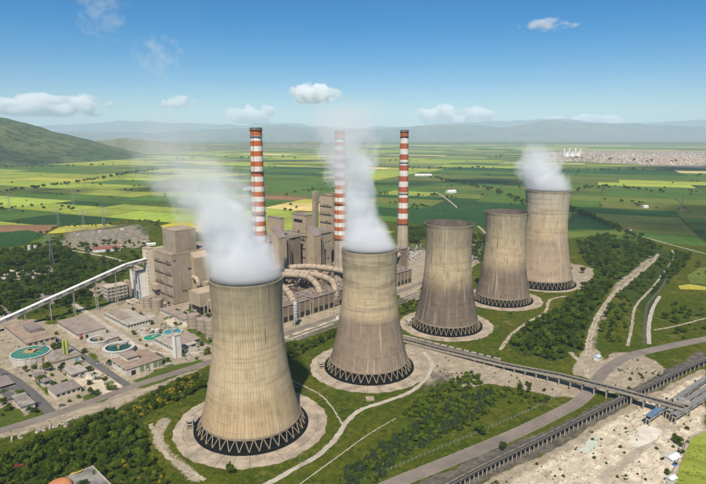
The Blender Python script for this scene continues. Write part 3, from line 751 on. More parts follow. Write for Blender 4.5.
ribbon('dirt_track', [(150,424),(156,434),(164,452),(182,466),(205,480)], 4.2, M_dirt, .02, jit=.8)
ribbon('dirt_track', [(418,348),(470,360),(520,374),(560,384)], 6, M_dirt, .02, jit=.8)
ribbon('dirt_track', [(600,480),(640,450),(668,420),(690,400),(720,388)], 8, M_dirt, .022, jit=.8)
ribbon('dirt_track', [(570,352),(584,366),(588,378)], 6, M_dirt, .024, jit=.6)
ribbon('country_lane', [(436,192),(448,200),(462,212),(478,226),(488,236)], 8, M_dirt, .32)
ribbon('country_lane', [(70,250),(92,254),(112,258),(136,266),(150,272)], 6, M_ptrk, .02)
ribbon('country_lane', [(640,236),(668,244),(706,254),(760,268)], 7, M_dirt, .30, jit=1)
for off in (0, 5.2, 11):   # railway sidings beyond the towers
    base = [P(s_, 92 + off) for s_ in (120, 200, 290, 370, 440)]
    o, c_ = ribbon('railway_track', [(q.x, q.y) for q in base], 3.0, wm('ballast', (.20, .175, .15), (.14, .12, .10), .8), .05, True)
    for sd in (-.75, .75):
        rp = [P(s_, 92 + off + sd) for s_ in (120, 200, 290, 370, 440)]
        m = MB()
        for a, b in zip(rp, rp[1:]): m.bar(a + Vector((0, 0, .14)), b + Vector((0, 0, .14)), .12, .16)
        m.build('rail', M_dkst, o)
# still pools in the diggings
t = NT('milky_water'); t.surf(t.mix(t.smooth(t.noise(t.pos(), .12, 4, .6), .4, .65), (0.44, 0.48, 0.39), (0.54, 0.52, 0.42)), .12, spec=.5); M_pool = t.mat
def blob(name, pts, mat, z=.05):
    c = spline([g(*q) for q in pts] + [g(*pts[0])], 5)[:-1]; m = MB(); n = len(c); cx, cyy = sum(q[0] for q in c) / n, sum(q[1] for q in c) / n
    rings = [1.0, .8, .5]
    for k in rings: m.v += [(cx + (q[0] - cx) * k * 1.12, cyy + (q[1] - cyy) * k * 1.12, z) for q in c]
    m.v.append((cx, cyy, z))
    for j in range(2):
        for i in range(n): m.f.append((j*n + i, j*n + (i+1) % n, (j+1)*n + (i+1) % n, (j+1)*n + i)); m.m.append(0)
    for i in range(n): m.f.append((2*n + i, 2*n + (i+1) % n, 3*n)); m.m.append(0)
    o = m.build(name, mat); at = o.data.attributes.new('across', 'FLOAT', 'POINT'); at.data.foreach_set('value', [1.0] * n + [.72] * n + [.4] * n + [.35])
    return tag(o, kind='structure')
ragged(M_pool, .42, .22)
blob('pool_water', [(575,450),(584,447),(588,440),(597,436),(598,443),(595,450),(590,453),(582,453)], M_pool)
blob('settled_ash', [(628,440),(634,430),(646,424),(658,428),(664,432),(656,440),(644,446),(634,448)], ragged(wm('pale_ash', (.62, .57, .48), (.50, .45, .37), .15), .45, .2), .05)
# ------------------------------------------------------------------ trees and bushes
def leaf_mat(name, c1, c2, c3):
    t = NT(name); oi = t.n('ObjectInfo'); p = t.pos()
    cc = t.mix(oi.outputs['Random'], c1, c2)
    cc = t.mix(t.smooth(t.noise(p, .55, 3, .6), .42, .66), cc, c3)
    b = t.surf(cc, .9, spec=.04)
    tr = t.n('BsdfTranslucent'); t.l(cc, tr.inputs['Color']); mx = t.n('MixShader'); mx.inputs[0].default_value = .32
    t.l(b.outputs[0], mx.inputs[1]); t.l(tr.outputs[0], mx.inputs[2]); t.l(mx.outputs[0], t.out.inputs['Surface']); return t.mat
L_broad = leaf_mat('broad_leaves', (0.040, 0.076, 0.007), (0.115, 0.155, 0.014), (0.026, 0.050, 0.006))
L_bright = leaf_mat('spring_leaves', (0.105, 0.170, 0.014), (0.15, 0.20, 0.02), (0.07, 0.115, 0.012))
L_pine = leaf_mat('pine_needles', (0.048, 0.078, 0.034), (0.070, 0.100, 0.044), (0.032, 0.054, 0.024))
L_broom = leaf_mat('broom_flowers', (0.40, 0.32, 0.02), (0.48, 0.38, 0.03), (0.12, 0.15, 0.02))
L_bush = leaf_mat('bush_leaves', (0.052, 0.086, 0.009), (0.130, 0.160, 0.020), (0.032, 0.055, 0.007))
M_bark = wm('bark', (.10, .075, .05), (.06, .045, .03), 1.5)
def crown_mesh(kind, seed, mat, n=210):
    r = random.Random(seed); m = MB(); lumps = []
    if kind == 'broad':
        lumps = [((0, 0, .62), .30)] + [((r.uniform(-.26, .26), r.uniform(-.26, .26), r.uniform(.40, .84)), r.uniform(.15, .25)) for _ in range(9)]
    elif kind == 'bush':
        lumps = [((0, 0, .45), .42)] + [((r.uniform(-.42, .42), r.uniform(-.42, .42), r.uniform(.25, .72)), r.uniform(.2, .34)) for _ in range(8)]
    if kind == 'pine':
        for i in range(n):
            q = r.random() ** .95; z = .08 + .88 * q; rad = .36 * (1 - q ** 1.7) ** .8 * r.uniform(.5, 1.12) + .02; a = r.uniform(0, 6.28)
            c = Vector((rad * math.cos(a), rad * math.sin(a), z)); s = r.uniform(.035, .075) * (1.15 - .4 * q)
            d = Vector((math.cos(a), math.sin(a), -.45)); e = Vector((-math.sin(a), math.cos(a), 0)) * s * .6
            m.add([c - d * s * .5 - e, c - d * s * .5 + e, c + d * s * 1.2 + e * .4, c + d * s * 1.2 - e * .4], [(0, 1, 2, 3)])
    else:
        # a ragged core keeps the crown from going see-through, leaf clumps stand off it
        tot = sum(q[1] ** 2 for q in lumps)
        for (cx, cyy, cz), rad in lumps:
            k = max(6, int(n * rad ** 2 / tot))
            for i in range(k):
                v = Vector((r.gauss(0, 1), r.gauss(0, 1), r.gauss(.25, 1))).normalized(); c = Vector((cx, cyy, cz)) + v * rad * r.uniform(.62, 1.12)
                if c.z < .06: c.z = .06 + r.random() * .1
                s = r.uniform(.038, .072) * (1.35 if kind == 'bush' else 1.0)
                nn = (v + Vector((r.uniform(-.7, .7), r.uniform(-.7, .7), r.uniform(-.3, .7)))).normalized()
                x = nn.cross(Vector((r.random(), r.random(), r.random() + .1))).normalized(); y = nn.cross(x)
                m.add([c + x * s * r.uniform(.7, 1.3), c + y * s * r.uniform(.7, 1.3), c - x * s * r.uniform(.7, 1.3), c - y * s * r.uniform(.7, 1.3)], [(0, 1, 2, 3)])
    return m.mesh('crown', mat)
def trunk_mesh(h, r0, limbs, seed):
    r = random.Random(seed); m = MB(); m.tube([(0, 0, -.02), (.01, 0, h * .5), (0, .01, h)], [r0, r0 * .75, r0 * .4], 6)
    for i in range(limbs):
        a = r.uniform(0, 6.28); z = h * r.uniform(.55, .9); L = r.uniform(.14, .24)
        m.tube([(0, 0, z), (L * math.cos(a) * .6, L * math.sin(a) * .6, z + L * .6), (L * math.cos(a), L * math.sin(a), z + L * 1.1)], [r0 * .45, r0 * .3, r0 * .12], 5)
    return m.mesh('trunk', M_bark)
KIND = {
 'broadleaf_tree': ([crown_mesh('broad', i, L_broad, 420) for i in range(4)], [trunk_mesh(.55, .022, 4, i) for i in range(2)], 'tree'),
 'spring_green_tree': ([crown_mesh('broad', 40 + i, L_bright, 420) for i in range(3)], [trunk_mesh(.5, .022, 4, 9)], 'tree'),
 'pine_tree': ([crown_mesh('pine', 20 + i, L_pine, 520) for i in range(3)], [trunk_mesh(.9, .018, 0, 5)], 'tree'),
 'bush': ([crown_mesh('bush', 60 + i, L_bush, 300) for i in range(4)], [trunk_mesh(.3, .03, 3, 6)], 'bush'),
 'broom_bush': ([crown_mesh('bush', 80 + i, L_broom, 240) for i in range(3)], [trunk_mesh(.3, .03, 3, 7)], 'bush')}
PLANTS = []      # kind, x, y, height, width factor, label, group
OCC = {}
def clear_of(x, y, d):
    gx, gy = int(x // 6), int(y // 6)
    for i in (-1, 0, 1):
        for j in (-1, 0, 1):
            for q in OCC.get((gx + i, gy + j), ()):
                if (q[0] - x) ** 2 + (q[1] - y) ** 2 < d * d: return False
    OCC.setdefault((gx, gy), []).append((x, y)); return True
AVOID = []       # (x, y, r) kept free of plants
for (x, y, *_r) in T_SPEC: AVOID.append((x, y, _r[4] + 2.0))
ROAD_GRID = {}
for q in ROAD_PTS: ROAD_GRID.setdefault((int(q[0] // 8), int(q[1] // 8)), []).append(q)
def on_road(x, y, pad=0.0):
    gx, gy = int(x // 8), int(y // 8)
    for i in (-1, 0, 1):
        for j in (-1, 0, 1):
            for q in ROAD_GRID.get((gx + i, gy + j), ()):
                if (q[0] - x) ** 2 + (q[1] - y) ** 2 < (q[2] + pad) ** 2: return True
    return False
def zone(poly, n, mix, label, group, hmul=1.0, gap=.45, seed=0):
    r = random.Random(seed + int(poly[0][0] * 7 + poly[0][1])); us = [q[0] for q in poly]; vs = [q[1] for q in poly]
    W = [g(*q) for q in poly]; X0, X1 = min(q[0] for q in W), max(q[0] for q in W); Y0, Y1 = min(q[1] for q in W), max(q[1] for q in W)
    PA = np.array(W); done = tries = 0
    while done < n and tries < n * 40:
        tries += 1
        x, y = r.uniform(X0, X1), r.uniform(Y0, Y1)
        if not inside(W, np.array([x]), np.array([y]))[0]: continue
        if any((x - a) ** 2 + (y - b) ** 2 < c * c for a, b, c in AVOID): continue
        if on_road(x, y, 1.0): continue
        k = r.random()
        for kd, w, h0, h1 in mix:
            k -= w
            if k <= 0: break
        h = r.uniform(h0, h1) * hmul
        wd = {'bush': 1.15, 'broom_bush': 1.15}.get(kd, .7) * h
        if not clear_of(x, y, wd * gap): continue
        PLANTS.append((kd, x, y, h, r.uniform(.85, 1.2), label.get(kd) if isinstance(label, dict) else label, group)); done += 1
BR, SP, PI_, BU, BM = 'broadleaf_tree', 'spring_green_tree', 'pine_tree', 'bush', 'broom_bush'
def names(where):
    return {BR: 'dark green broadleaf tree ' + where, SP: 'bright spring-green tree ' + where, PI_: 'blue-green young pine ' + where,
            BU: 'rounded green bush ' + where, BM: 'yellow-flowering broom bush ' + where}
zone([(0,256),(38,249),(58,247),(72,256),(100,262),(128,268),(122,280),(96,292),(64,306),(30,316),(-30,326),(-30,262)], 420, [(BR, .72, 8, 15), (SP, .08, 7, 10), (BU, .2, 3, 5)], names('in the wood beyond the sloping conveyor'), 'plants of the wood beyond the conveyor')
zone([(58,236),(75,246),(130,240),(150,246),(148,262),(120,262),(88,254),(60,250),(50,244)], 80, [(BR, .5, 5, 9), (BU, .5, 2.5, 4.5)], names('beside the switchyard'), 'plants beside the switchyard')
zone([(60,300),(84,290),(128,284),(130,292),(96,304),(70,314)], 44, [(BR, .6, 6, 10), (BU, .4, 2.5, 4)], names('below the sloping conveyor'), 'plants below the conveyor')
zone([(577,244),(600,237),(640,240),(664,250),(658,256),(640,262),(626,282),(600,276),(584,262)], 190, [(BR, .72, 6, 13), (SP, .28, 5, 10)], names('in the wood behind the farthest cooling tower'), 'plants of the wood behind the farthest tower')
zone([(600,276),(612,286),(598,306),(588,334),(580,352),(556,362),(520,354),(508,346),(528,330),(552,314),(572,298)], 330, [(BR, .38, 5, 10), (SP, .27, 4, 8), (BU, .35, 2, 5)], names('in the belt between the towers and the wide dirt track'), 'plants of the belt right of the towers')
zone([(616,292),(652,268),(664,256),(668,262),(650,288),(634,304),(628,340),(602,346),(602,320)], 120, [(BR, .3, 4, 8), (SP, .2, 4, 7), (BU, .5, 1.8, 4)], names('between the two dirt tracks'), 'plants between the dirt tracks')
zone([(672,252),(690,258),(684,268),(664,288),(652,300),(652,292),(668,272)], 80, [(BR, .6, 6, 10), (BU, .4, 2.5, 5)], names('along the drain channel'), 'plants along the drain channel')
zone([(654,330),(662,304),(690,300),(712,318),(712,334),(664,344)], 26, [(BR, .5, 4, 8), (BU, .5, 2, 4)], names('on the meadow above the curved road'), 'plants on the right meadow')
zone([(684,270),(712,262),(712,284),(690,284)], 5, [(BR, .7, 5, 9), (BU, .3, 3, 4)], names('by the yellow strip on the right meadow'), 'plants by the yellow strip')
zone([(280,356),(300,345),(338,329),(342,334),(306,352),(284,364)], 130, [(BR, .25, 4, 7), (BU, .55, 2, 4), (BM, .2, 1.6, 2.6)], names('in the hedge between the first two towers'), 'hedge between the first two towers')
zone([(398,300),(420,290),(440,280),(436,296),(412,312),(402,318)], 80, [(BU, .65, 2, 4), (BM, .35, 1.6, 2.6)], names('between the second and third towers'), 'bushes between the second and third towers')
zone([(120,414),(160,392),(206,371),(208,386),(176,402),(150,412),(130,424)], 190, [(BR, .15, 4, 6), (BU, .45, 2, 4), (BM, .4, 1.7, 3)], names('left of the nearest tower\'s apron'), 'bushes left of the nearest tower')
zone([(-10,462),(50,438),(104,412),(126,418),(142,432),(150,462),(170,484),(186,500),(-10,500)], 470, [(BR, .25, 3.5, 8), (SP, .2, 3, 6.5), (BU, .48, 1.4, 4.4), (BM, .07, 1.4, 2.6)], names('in the thicket at the lower left'), 'thicket at the lower left')
zone([(330,490),(352,466),(380,446),(412,426),(446,416),(452,428),(420,448),(392,466),(372,490)], 190, [(PI_, .42, 2.4, 5.8), (BU, .34, 1.4, 3.6), (SP, .16, 2.6, 5)], names('planted beside the curved road'), 'pines beside the curved road')
zone([(416,424),(450,400),(486,388),(500,396),(486,418),(452,436),(430,440)], 170, [(PI_, .38, 2.4, 5.8), (BU, .33, 1.4, 3.6), (SP, .22, 2.6, 5.5)], names('on the grassy bank below the viaduct'), 'pines on the grassy bank')
zone([(400,414),(430,392),(456,378),(476,372),(482,384),(446,400),(420,420)], 130, [(SP, .4, 3, 5.5), (BU, .6, 1.8, 3.4), (PI_, .1, 3, 5)], names('on the grass near the second tower\'s track'), 'bushes near the second tower\'s track')
zone([(496,392),(520,384),(548,392),(552,404),(520,412)], 34, [(BU, .6, 1.6, 3.6), (SP, .2, 2.5, 4.5), (BR, .2, 3, 5)], names('on the verge above the curved road'), 'bushes on the verge of the curved road')
zone([(604,392),(640,372),(664,374),(640,392),(622,398)], 10, [(BU, 1, 1.6, 3)], names('inside the bend of the curved road'), 'bushes inside the bend')
zone([(676,430),(690,426),(694,434),(680,470),(668,484),(660,484)], 15, [(BU, .6, 2, 3.4), (BR, .4, 3, 5)], names('beside the ripe crop field'), 'bushes beside the crop field')
zone([(0,392),(14,384),(30,404),(40,420),(0,432)], 12, [(BR, .6, 4, 7), (BU, .4, 2, 3)], names('on the lawn at the left edge'), 'trees on the left lawn')
zone([(60,386),(70,380),(96,398),(84,404)], 7, [(BR, .6, 4, 6.5), (BU, .4, 2, 3)], names('on the lawn between the small sheds'), 'trees between the sheds')
zone([(182,303),(212,316),(212,330),(196,316)], 13, [(BR, .3, 3.5, 5), (BU, .7, 1.6, 3)], names('in the yard behind the round storage tanks'), 'bushes behind the storage tanks')
zone([(404,232),(426,230),(426,244),(404,244)], 44, [(BR, 1, 8, 13)], names('beyond the last chimney'), 'trees beyond the last chimney')
zone([(474,236),(486,238),(484,262),(472,262)], 26, [(BR, 1, 8, 13)], names('seen between the third and fourth towers'), 'trees between the third and fourth towers')
for kd, u, v, h, lab in [
 (BR, 231, 474, 6.2, 'lone round tree at the front edge of the nearest tower\'s apron'), (BR, 503, 450, 5.5, 'lone small tree on the strip between curved road and trestle'),
 (SP, 480, 434, 8.0, 'large bright green tree among the pines above the curved road'), (BR, 569, 272, 9, 'round tree right beside the farthest tower'),
 (BR, 582, 273, 9.5, 'second round tree on the dark dirt by the farthest tower'), (BR, 581, 350, 7, 'dark tree at the foot of the wide dirt track'),
 (BR, 47, 371, 8, 'dark tree standing beside the big green settling tank'), (BR, 40, 384, 7, 'tree between the big settling tank and the flat-roofed hut'),
 (BU, 422, 345, 2.2, 'small bush at the front rim of the third tower\'s apron'), (BU, 511, 314, 2.4, 'small bush at the front rim of the fourth tower\'s apron'),
 (BR, 54, 350, 7, 'slender tree behind the yellow-green silo'), (BR, 595, 262, 9, 'tree on its own at the upper end of the farthest tower\'s yard'),
 (BR, 17, 224, 9, 'clump-like lone tree in the green fields at the left edge'), (BR, 638, 207, 10, 'dark trees\' largest crown beside the farmhouse in the right fields')]:
    x, y = g(u, v); PLANTS.append((kd, x, y, h, 1.2, lab, None))
# single trees and bushes in the streets and yards of the works
for u, v in ((57,349),(60,347),(84,353),(96,361),(91,330),(95,334),(133,335),(141,341),(146,346),(162,333),(182,340),(190,344),(202,346),(208,350),(30,377),(52,376),(60,372),(90,385),(98,394),(104,380),(20,396),(8,410),(36,412),(44,408),(2,416),(14,424),(30,420),(70,312),(80,308),(90,304),(62,318),(50,320),(44,314),(100,300),(200,312),(206,318),(194,308),(168,306),(152,324),(176,326),(212,356),(206,354),(172,364),(184,358),(196,360),(66,356),(72,362),(78,366),(88,372),(94,376),(110,366),(115,362),(126,352),(132,348),(136,344),(150,352),(158,358),(166,362),(34,368),(26,372),(18,376),(10,384),(48,392),(54,386),(60,396),(70,402),(78,398),(106,392),(112,390),(120,392),(24,340),(34,336),(46,332),(56,334),(84,322),(96,326),(110,318),(118,316),(126,312),(134,310),(140,316),(178,312),(186,316),(160,306),(174,304),(212,342),(208,336),(200,334)):
    x, y = g(u + rng.uniform(-1, 1), v + rng.uniform(-.6, .6))
    if not on_road(x, y, .5): PLANTS.append((rng.choice((BR, BU, BU, SP)), x, y, rng.uniform(2.2, 5.5), 1.15, 'small tree or bush in the streets of the water works', 'greenery in the water works'))
PLANTS.sort(key=lambda q: -q[3] / math.hypot(q[1], q[2]))
count, rest = {}, {}
pr = random.Random(5)
for kd, x, y, h, wf, lab, grp in PLANTS:
    crowns, trunks, cat = KIND[kd]; k = count.get(kd, 0)
    if k >= 300 and grp: rest.setdefault(kd, []).append((x, y, h)); continue
    count[kd] = k + 1
    T = tag(put(kd, None, None, (x, y, 0), pr.uniform(0, 6.28), (h * wf, h * wf, h)), lab, cat, grp)
    put('trunk', trunks[k % len(trunks)], T); put('crown', crowns[k % len(crowns)], T)
def scatter(name, pts, crown_obj, label, cat):
    """one mass of far trees: the given crown set on every point"""
    me = bpy.data.meshes.new(name); me.vertices.add(len(pts)); me.vertices.foreach_set('co', [c for q in pts for c in (q[0], q[1], 0.0)])
    a = me.attributes.new('size', 'FLOAT_VECTOR', 'POINT'); a.data.foreach_set('vector', [c for q in pts for c in (q[2] * 1.15, q[2] * 1.15, q[2])])
    a = me.attributes.new('turn', 'FLOAT_VECTOR', 'POINT'); a.data.foreach_set('vector', [c for q in pts for c in (0, 0, pr.uniform(0, 6.28))])
    o = put(name, me); ng = bpy.data.node_groups.new(name, 'GeometryNodeTree')
    ng.interface.new_socket('Geometry', in_out='INPUT', socket_type='NodeSocketGeometry'); ng.interface.new_socket('Geometry', in_out='OUTPUT', socket_type='NodeSocketGeometry')
    gi, go = ng.nodes.new('NodeGroupInput'), ng.nodes.new('NodeGroupOutput')
    oi = ng.nodes.new('GeometryNodeObjectInfo'); oi.inputs['Object'].default_value = crown_obj; oi.transform_space = 'ORIGINAL'
    ip = ng.nodes.new('GeometryNodeInstanceOnPoints')
    s = ng.nodes.new('GeometryNodeInputNamedAttribute'); s.data_type = 'FLOAT_VECTOR'; s.inputs['Name'].default_value = 'size'
    r = ng.nodes.new('GeometryNodeInputNamedAttribute'); r.data_type = 'FLOAT_VECTOR'; r.inputs['Name'].default_value = 'turn'
    L = ng.links.new
    L(gi.outputs[0], ip.inputs['Points']); L(oi.outputs['Geometry'], ip.inputs['Instance'])
    L(s.outputs[0], ip.inputs['Scale']); L(r.outputs[0], ip.inputs['Rotation']); L(ip.outputs[0], go.inputs[0])
    md = o.modifiers.new('scatter', 'NODES'); md.node_group = ng
    return tag(o, label, cat, kind='stuff')
crown_of = {}
for o in list(col.objects):
    if o.name.split('.')[0] == 'crown' and o.parent: crown_of.setdefault(o.parent.name.split('.')[0], o)
for kd, pts in rest.items():
    scatter('undergrowth', pts, crown_of[kd], 'mass of smaller plants filling the woods and thickets', 'undergrowth')
# knee-high weeds that roughen the grass near the towers
wr = np.random.default_rng(91); N_ = 26000
wu, wv = wr.uniform(-10, 716, N_), 300 + 190 * wr.random(N_)
wa, wb = (wu - 353) / F_PX, -(wv - 242) / F_PX; wt_ = -CAM_H / (-_s + _c * wb); wx, wy = wa * wt_, (_c + _s * wb) * wt_
ok = smooth_noise2(wx / 16, wy / 16, 5) > .47
for a, b, c in AVOID: ok &= (wx - a) ** 2 + (wy - b) ** 2 > c * c
keep = wr.random(N_)
for q, am in COVER['dirt']:
    if am > .5: ok &= ~(inside(q, wu, wv) & (keep < .93))
for q, am in COVER['dark']: ok &= ~inside(q, wu, wv)
weeds = [(x, y, h) for x, y, h in zip(wx[ok].tolist(), wy[ok].tolist(), wr.uniform(.3, .9, int(ok.sum())).tolist()) if not on_road(x, y)][:9000]
scatter('weeds', weeds, crown_of[SP], 'knee-high weeds scattered over the grass around the towers', 'weeds')
# hedgerows and tree lines far out on the plain
rows, hr = [], random.Random(31)
def hedge(pts, step, h0, h1, spread=6, drop=.12):
    c = spline([g(*q) for q in pts], 10)
    for a, b in zip(c, c[1:]):
        L = math.hypot(b[0]-a[0], b[1]-a[1])
        for i in range(max(1, int(L / step))):
            if hr.random() < drop: continue
            q = hr.random(); rows.append((a[0] + (b[0]-a[0]) * q + hr.gauss(0, spread), a[1] + (b[1]-a[1]) * q + hr.gauss(0, spread), hr.uniform(h0, h1)))
hedge([(-20,196),(20,191),(50,187),(80,183),(125,175),(160,170)], 14, 9, 16, 10)
hedge([(0,168),(60,167),(110,166)], 30, 10, 18, 22)
hedge([(430,178),(450,182),(480,188),(500,194),(526,205)], 12, 8, 15, 8)
hedge([(566,208),(580,214),(600,222),(622,232),(640,240)], 6, 7, 12, 5, .05)
hedge([(575,190),(600,188),(625,189),(655,193)], 40, 10, 16, 20, .3)
hedge([(395,204),(410,206),(430,208)], 22, 6, 11, 6, .4)
hedge([(400,168),(440,170),(480,168)], 45, 12, 20, 30, .3)
hedge([(560,172),(610,170),(660,172),(706,178)], 50, 10, 18, 30, .3)
hedge([(0,214),(40,208),(90,206)], 90, 6, 10, 40, .4); hedge([(280,196),(320,190),(345,188)], 60, 7, 12, 15, .4)
hedge([(40,236),(62,228),(100,226),(150,222),(158,228)], 10, 4, 8, 4, .2)
hedge([(480,158),(540,157),(600,160),(680,163)], 60, 14, 24, 80, .3); hedge([(180,160),(260,158),(330,160),(400,162)], 60, 14, 24, 90, .3)
for _ in range(260):
    u, v = hr.uniform(-20, 726), 142 + 70 * hr.random() ** 1.6
    x, y = g(u, v)
    if left_hill(np.array([x]), np.array([y]))[0] > 0: continue
    for k in range(hr.choice((1, 1, 1, 2, 4))): rows.append((x + hr.gauss(0, 14), y + hr.gauss(0, 14), hr.uniform(5, 11)))
scatter('hedgerow_trees', rows, crown_of[BR], 'dark hedgerow trees dotted and strung across the plain', 'hedgerow')
# ------------------------------------------------------------------ power station: boiler houses, precipitators, ducts
M_clad = wm('grey_tan_cladding', (0.355, 0.295, 0.22), (0.27, 0.22, 0.165), .05, streak=.45, grime=(.13, .105, .08))
M_clad2 = wm('tan_cladding', (0.43, 0.34, 0.235), (0.34, 0.265, 0.185), .05, streak=.4, grime=(.16, .12, .08))
M_clad3 = wm('brown_cladding', (0.255, 0.195, 0.14), (0.19, 0.145, 0.105), .05, streak=.4, grime=(.08, .06, .05))
M_cream = wm('cream_render', (0.60, 0.54, 0.43), (0.50, 0.43, 0.33), .08, streak=.35, grime=(.33, .24, .15))
M_white = wm('white_cladding', (0.68, 0.68, 0.66), (0.60, 0.59, 0.56), .1, streak=.2, grime=(.4, .36, .3))
M_roof = wm('roof_felt', (0.235, 0.195, 0.175), (0.18, 0.15, 0.135), .08)
M_roofp = wm('dusty_pink_roof', (0.315, 0.245, 0.20), (0.235, 0.185, 0.155), .11)
M_dark = wm('dark_opening', (0.030, 0.028, 0.026), (0.02, 0.02, 0.02), .4, rough=.4)
M_pipe = wm('dusty_pipe', (0.41, 0.325, 0.24), (0.29, 0.225, 0.165), .2, streak=.25, grime=(.17, .12, .09))
M_steel = wm('rusty_steelwork', (0.19, 0.14, 0.105), (0.12, 0.09, 0.07), .4)
M_teal = wm('teal_door', (0.07, 0.20, 0.22), (0.05, 0.14, 0.16), .5)
M_tank = wm('tan_tank', (0.36, 0.30, 0.23), (0.29, 0.24, 0.185), .15, streak=.5, grime=(.2, .16, .12))
M_glass = wm('dusty_glass', (0.05, 0.06, 0.065), (0.03, 0.035, 0.04), .6, rough=.25, spec=.5)
def B(parent, name, x0, x1, y0, y1, z0, z1, mat): return MB().box(x0, x1, y0, y1, z0, z1).build(name, mat, parent)
def parapet(parent, x0, x1, y0, y1, z, h, w, mat):
    m = MB(); m.box(x0-.25, x1+.25, y0-.25, y0+w, z, z+h); m.box(x0-.25, x1+.25, y1-w, y1+.25, z, z+h)
    m.box(x0-.25, x0+w, y0+w+.002, y1-w-.002, z, z+h); m.box(x1-w, x1+.25, y0+w+.002, y1-w-.002, z, z+h); return m.build('parapet', mat, parent)
def cladding(parent, x0, x1, y0, y1, z0, z1, step, mat, d=.18):
    """upright cladding panels with open joints on the two faces towards the towers"""
    n = max(1, round((x1 - x0) / step)); w = (x1 - x0) / n
    me = MB().box(.07, w - .07, -d, -.02, z0, z1).mesh('panel', mat)
    for i in range(n): put('panel', me, parent, (x0 + i * w, y0, rng.uniform(0, .02)))
    n = max(1, round((y1 - y0) / step)); w = (y1 - y0) / n
    me = MB().box(-d, -.02, .07, w - .07, z0, z1).mesh('panel', mat)
    for i in range(n): put('panel', me, parent, (x0, y0 + i * w, rng.uniform(0, .02)))

# boiler house nearest the conveyor
A_ = thing('boiler_house', 'grey-tan boiler house with white stair tower where the sloping conveyor ends', 'building', P(97, 277), GRID_ROT, 'boiler houses')
B(A_, 'main_block', .2, 62, .2, 41, 0, 58.6, M_clad); cladding(A_, 0, 62, 0, 41, 1, 57.5, 5.1, M_clad)
parapet(A_, -.1, 62, -.1, 41, 57.9, 2.2, .6, M_clad2); B(A_, 'roof', .7, 61.3, .7, 40.3, 58.7, 59.0, M_roofp)
B(A_, 'upper_block', 8, 34, 3, 32, 59.02, 84, M_clad); parapet(A_, 8, 34, 3, 32, 84.0, 1.2, .5, M_clad2); cladding(A_, 8, 34, 3, 32, 60, 83, 5.5, M_clad)
MB().prism([(24, -7), (43, -7), (43, -.3), (24, -.3)], 0, [52, 52, 58, 58]).build('bunker_bay', M_clad2, A_)
B(A_, 'bunker_bay', 43.2, 60, -4.5, -.3, 0, 47, M_clad3)
B(A_, 'stair_tower', -7.5, -.25, 41.2, 54.5, 0, 60.5, M_cream); B(A_, 'coal_bay', 0, 60, 41.2, 52, 0, 59.6, M_clad2)
for k in range(13): B(A_, 'window', -7.62, -7.5, 42.4, 43.7, 4 + k * 4.2, 6.4 + k * 4.2, M_glass)
B(A_, 'stair_cap', -7.9, .2, 40.9, 54.9, 60.5, 61.2, M_clad2)
B(A_, 'white_annex', -17, -7.7, 50, 71, 0, 33, M_white); B(A_, 'annex_roof', -17.4, -7.3, 49.6, 71.4, 33, 33.6, M_roofp)
B(A_, 'nameplate', -17.14, -17.02, 55, 62.5, 19.5, 21.6, M_dark)
for y in (51.5, 57.8, 63.5): B(A_, 'door', -17.15, -17.02, y, y + 4.0, .2, 10.0, M_teal); B(A_, 'doorway', -17.12, -17.02, y + 4.1, y + 5.6, .2, 9.5, M_dark)
B(A_, 'duct_house', -6.2, -.3, 30, 41, 13, 19, M_clad2); B(A_, 'loading_bay', -5, -.3, 22, 38, .05, 4.5, M_clad3)
MB().tube(spline([(22, -6, 30), (22, -13, 30), (22, -17, 26), (22, -17.5, 18), (22, -17.5, 0)], 5), 2.6, 12).build('elbow_duct', M_pipe, A_, smooth=True)
B(A_, 'filter_box', 29, 37, -22, -14, 0, 25, M_clad2); B(A_, 'filter_box', 40, 45, -20, -13, 6, 16, M_clad3)
def dress(o, L, W, H, seed):
    r = random.Random(seed)
    for z in np.arange(10, H - 6, 12.5):
        wk = B(o, 'walkway', -1.6, -.22, 1, W - 1, z, z + .18, M_steel); m = MB(); m.bar((-1.55, 1, z + 1.1), (-1.55, W - 1, z + 1.1), .09); m.bar((-1.55, 1, z + .6), (-1.55, W - 1, z + .6), .07); m.build('railing', M_steel, wk)
        for k in range(6):
            y = r.uniform(2, W - 4); B(o, 'window', -.3, -.2, y, y + r.uniform(1, 2.4), z + .6, z + 2.6, M_glass)
        for k in range(5):
            x = r.uniform(2, L - 5); B(o, 'window', x, x + r.uniform(1.2, 3), -.3, -.2, z + 3, z + 5, M_glass)
    for k in range(3):
        y = r.uniform(3, W - 3); MB().tube([(-.75, y, 0), (-.75, y, H - r.uniform(3, 14))], .42, 8).build('riser_pipe', M_pipe, o)
    for k in range(10):
        x, y = r.uniform(2, L - 4), r.uniform(W * .75, W - 3); B(o, 'roof_unit', x, x + r.uniform(.8, 2.5), y, y + r.uniform(.8, 2), H + .45, H + .45 + r.uniform(.8, 2.2), r.choice((M_conc, M_steel, M_galv_)))
M_galv_ = wm('zinc', (.34, .34, .33), (.26, .26, .25), .5, rough=.5)
dress(A_, 62, 41, 58.6, 4)
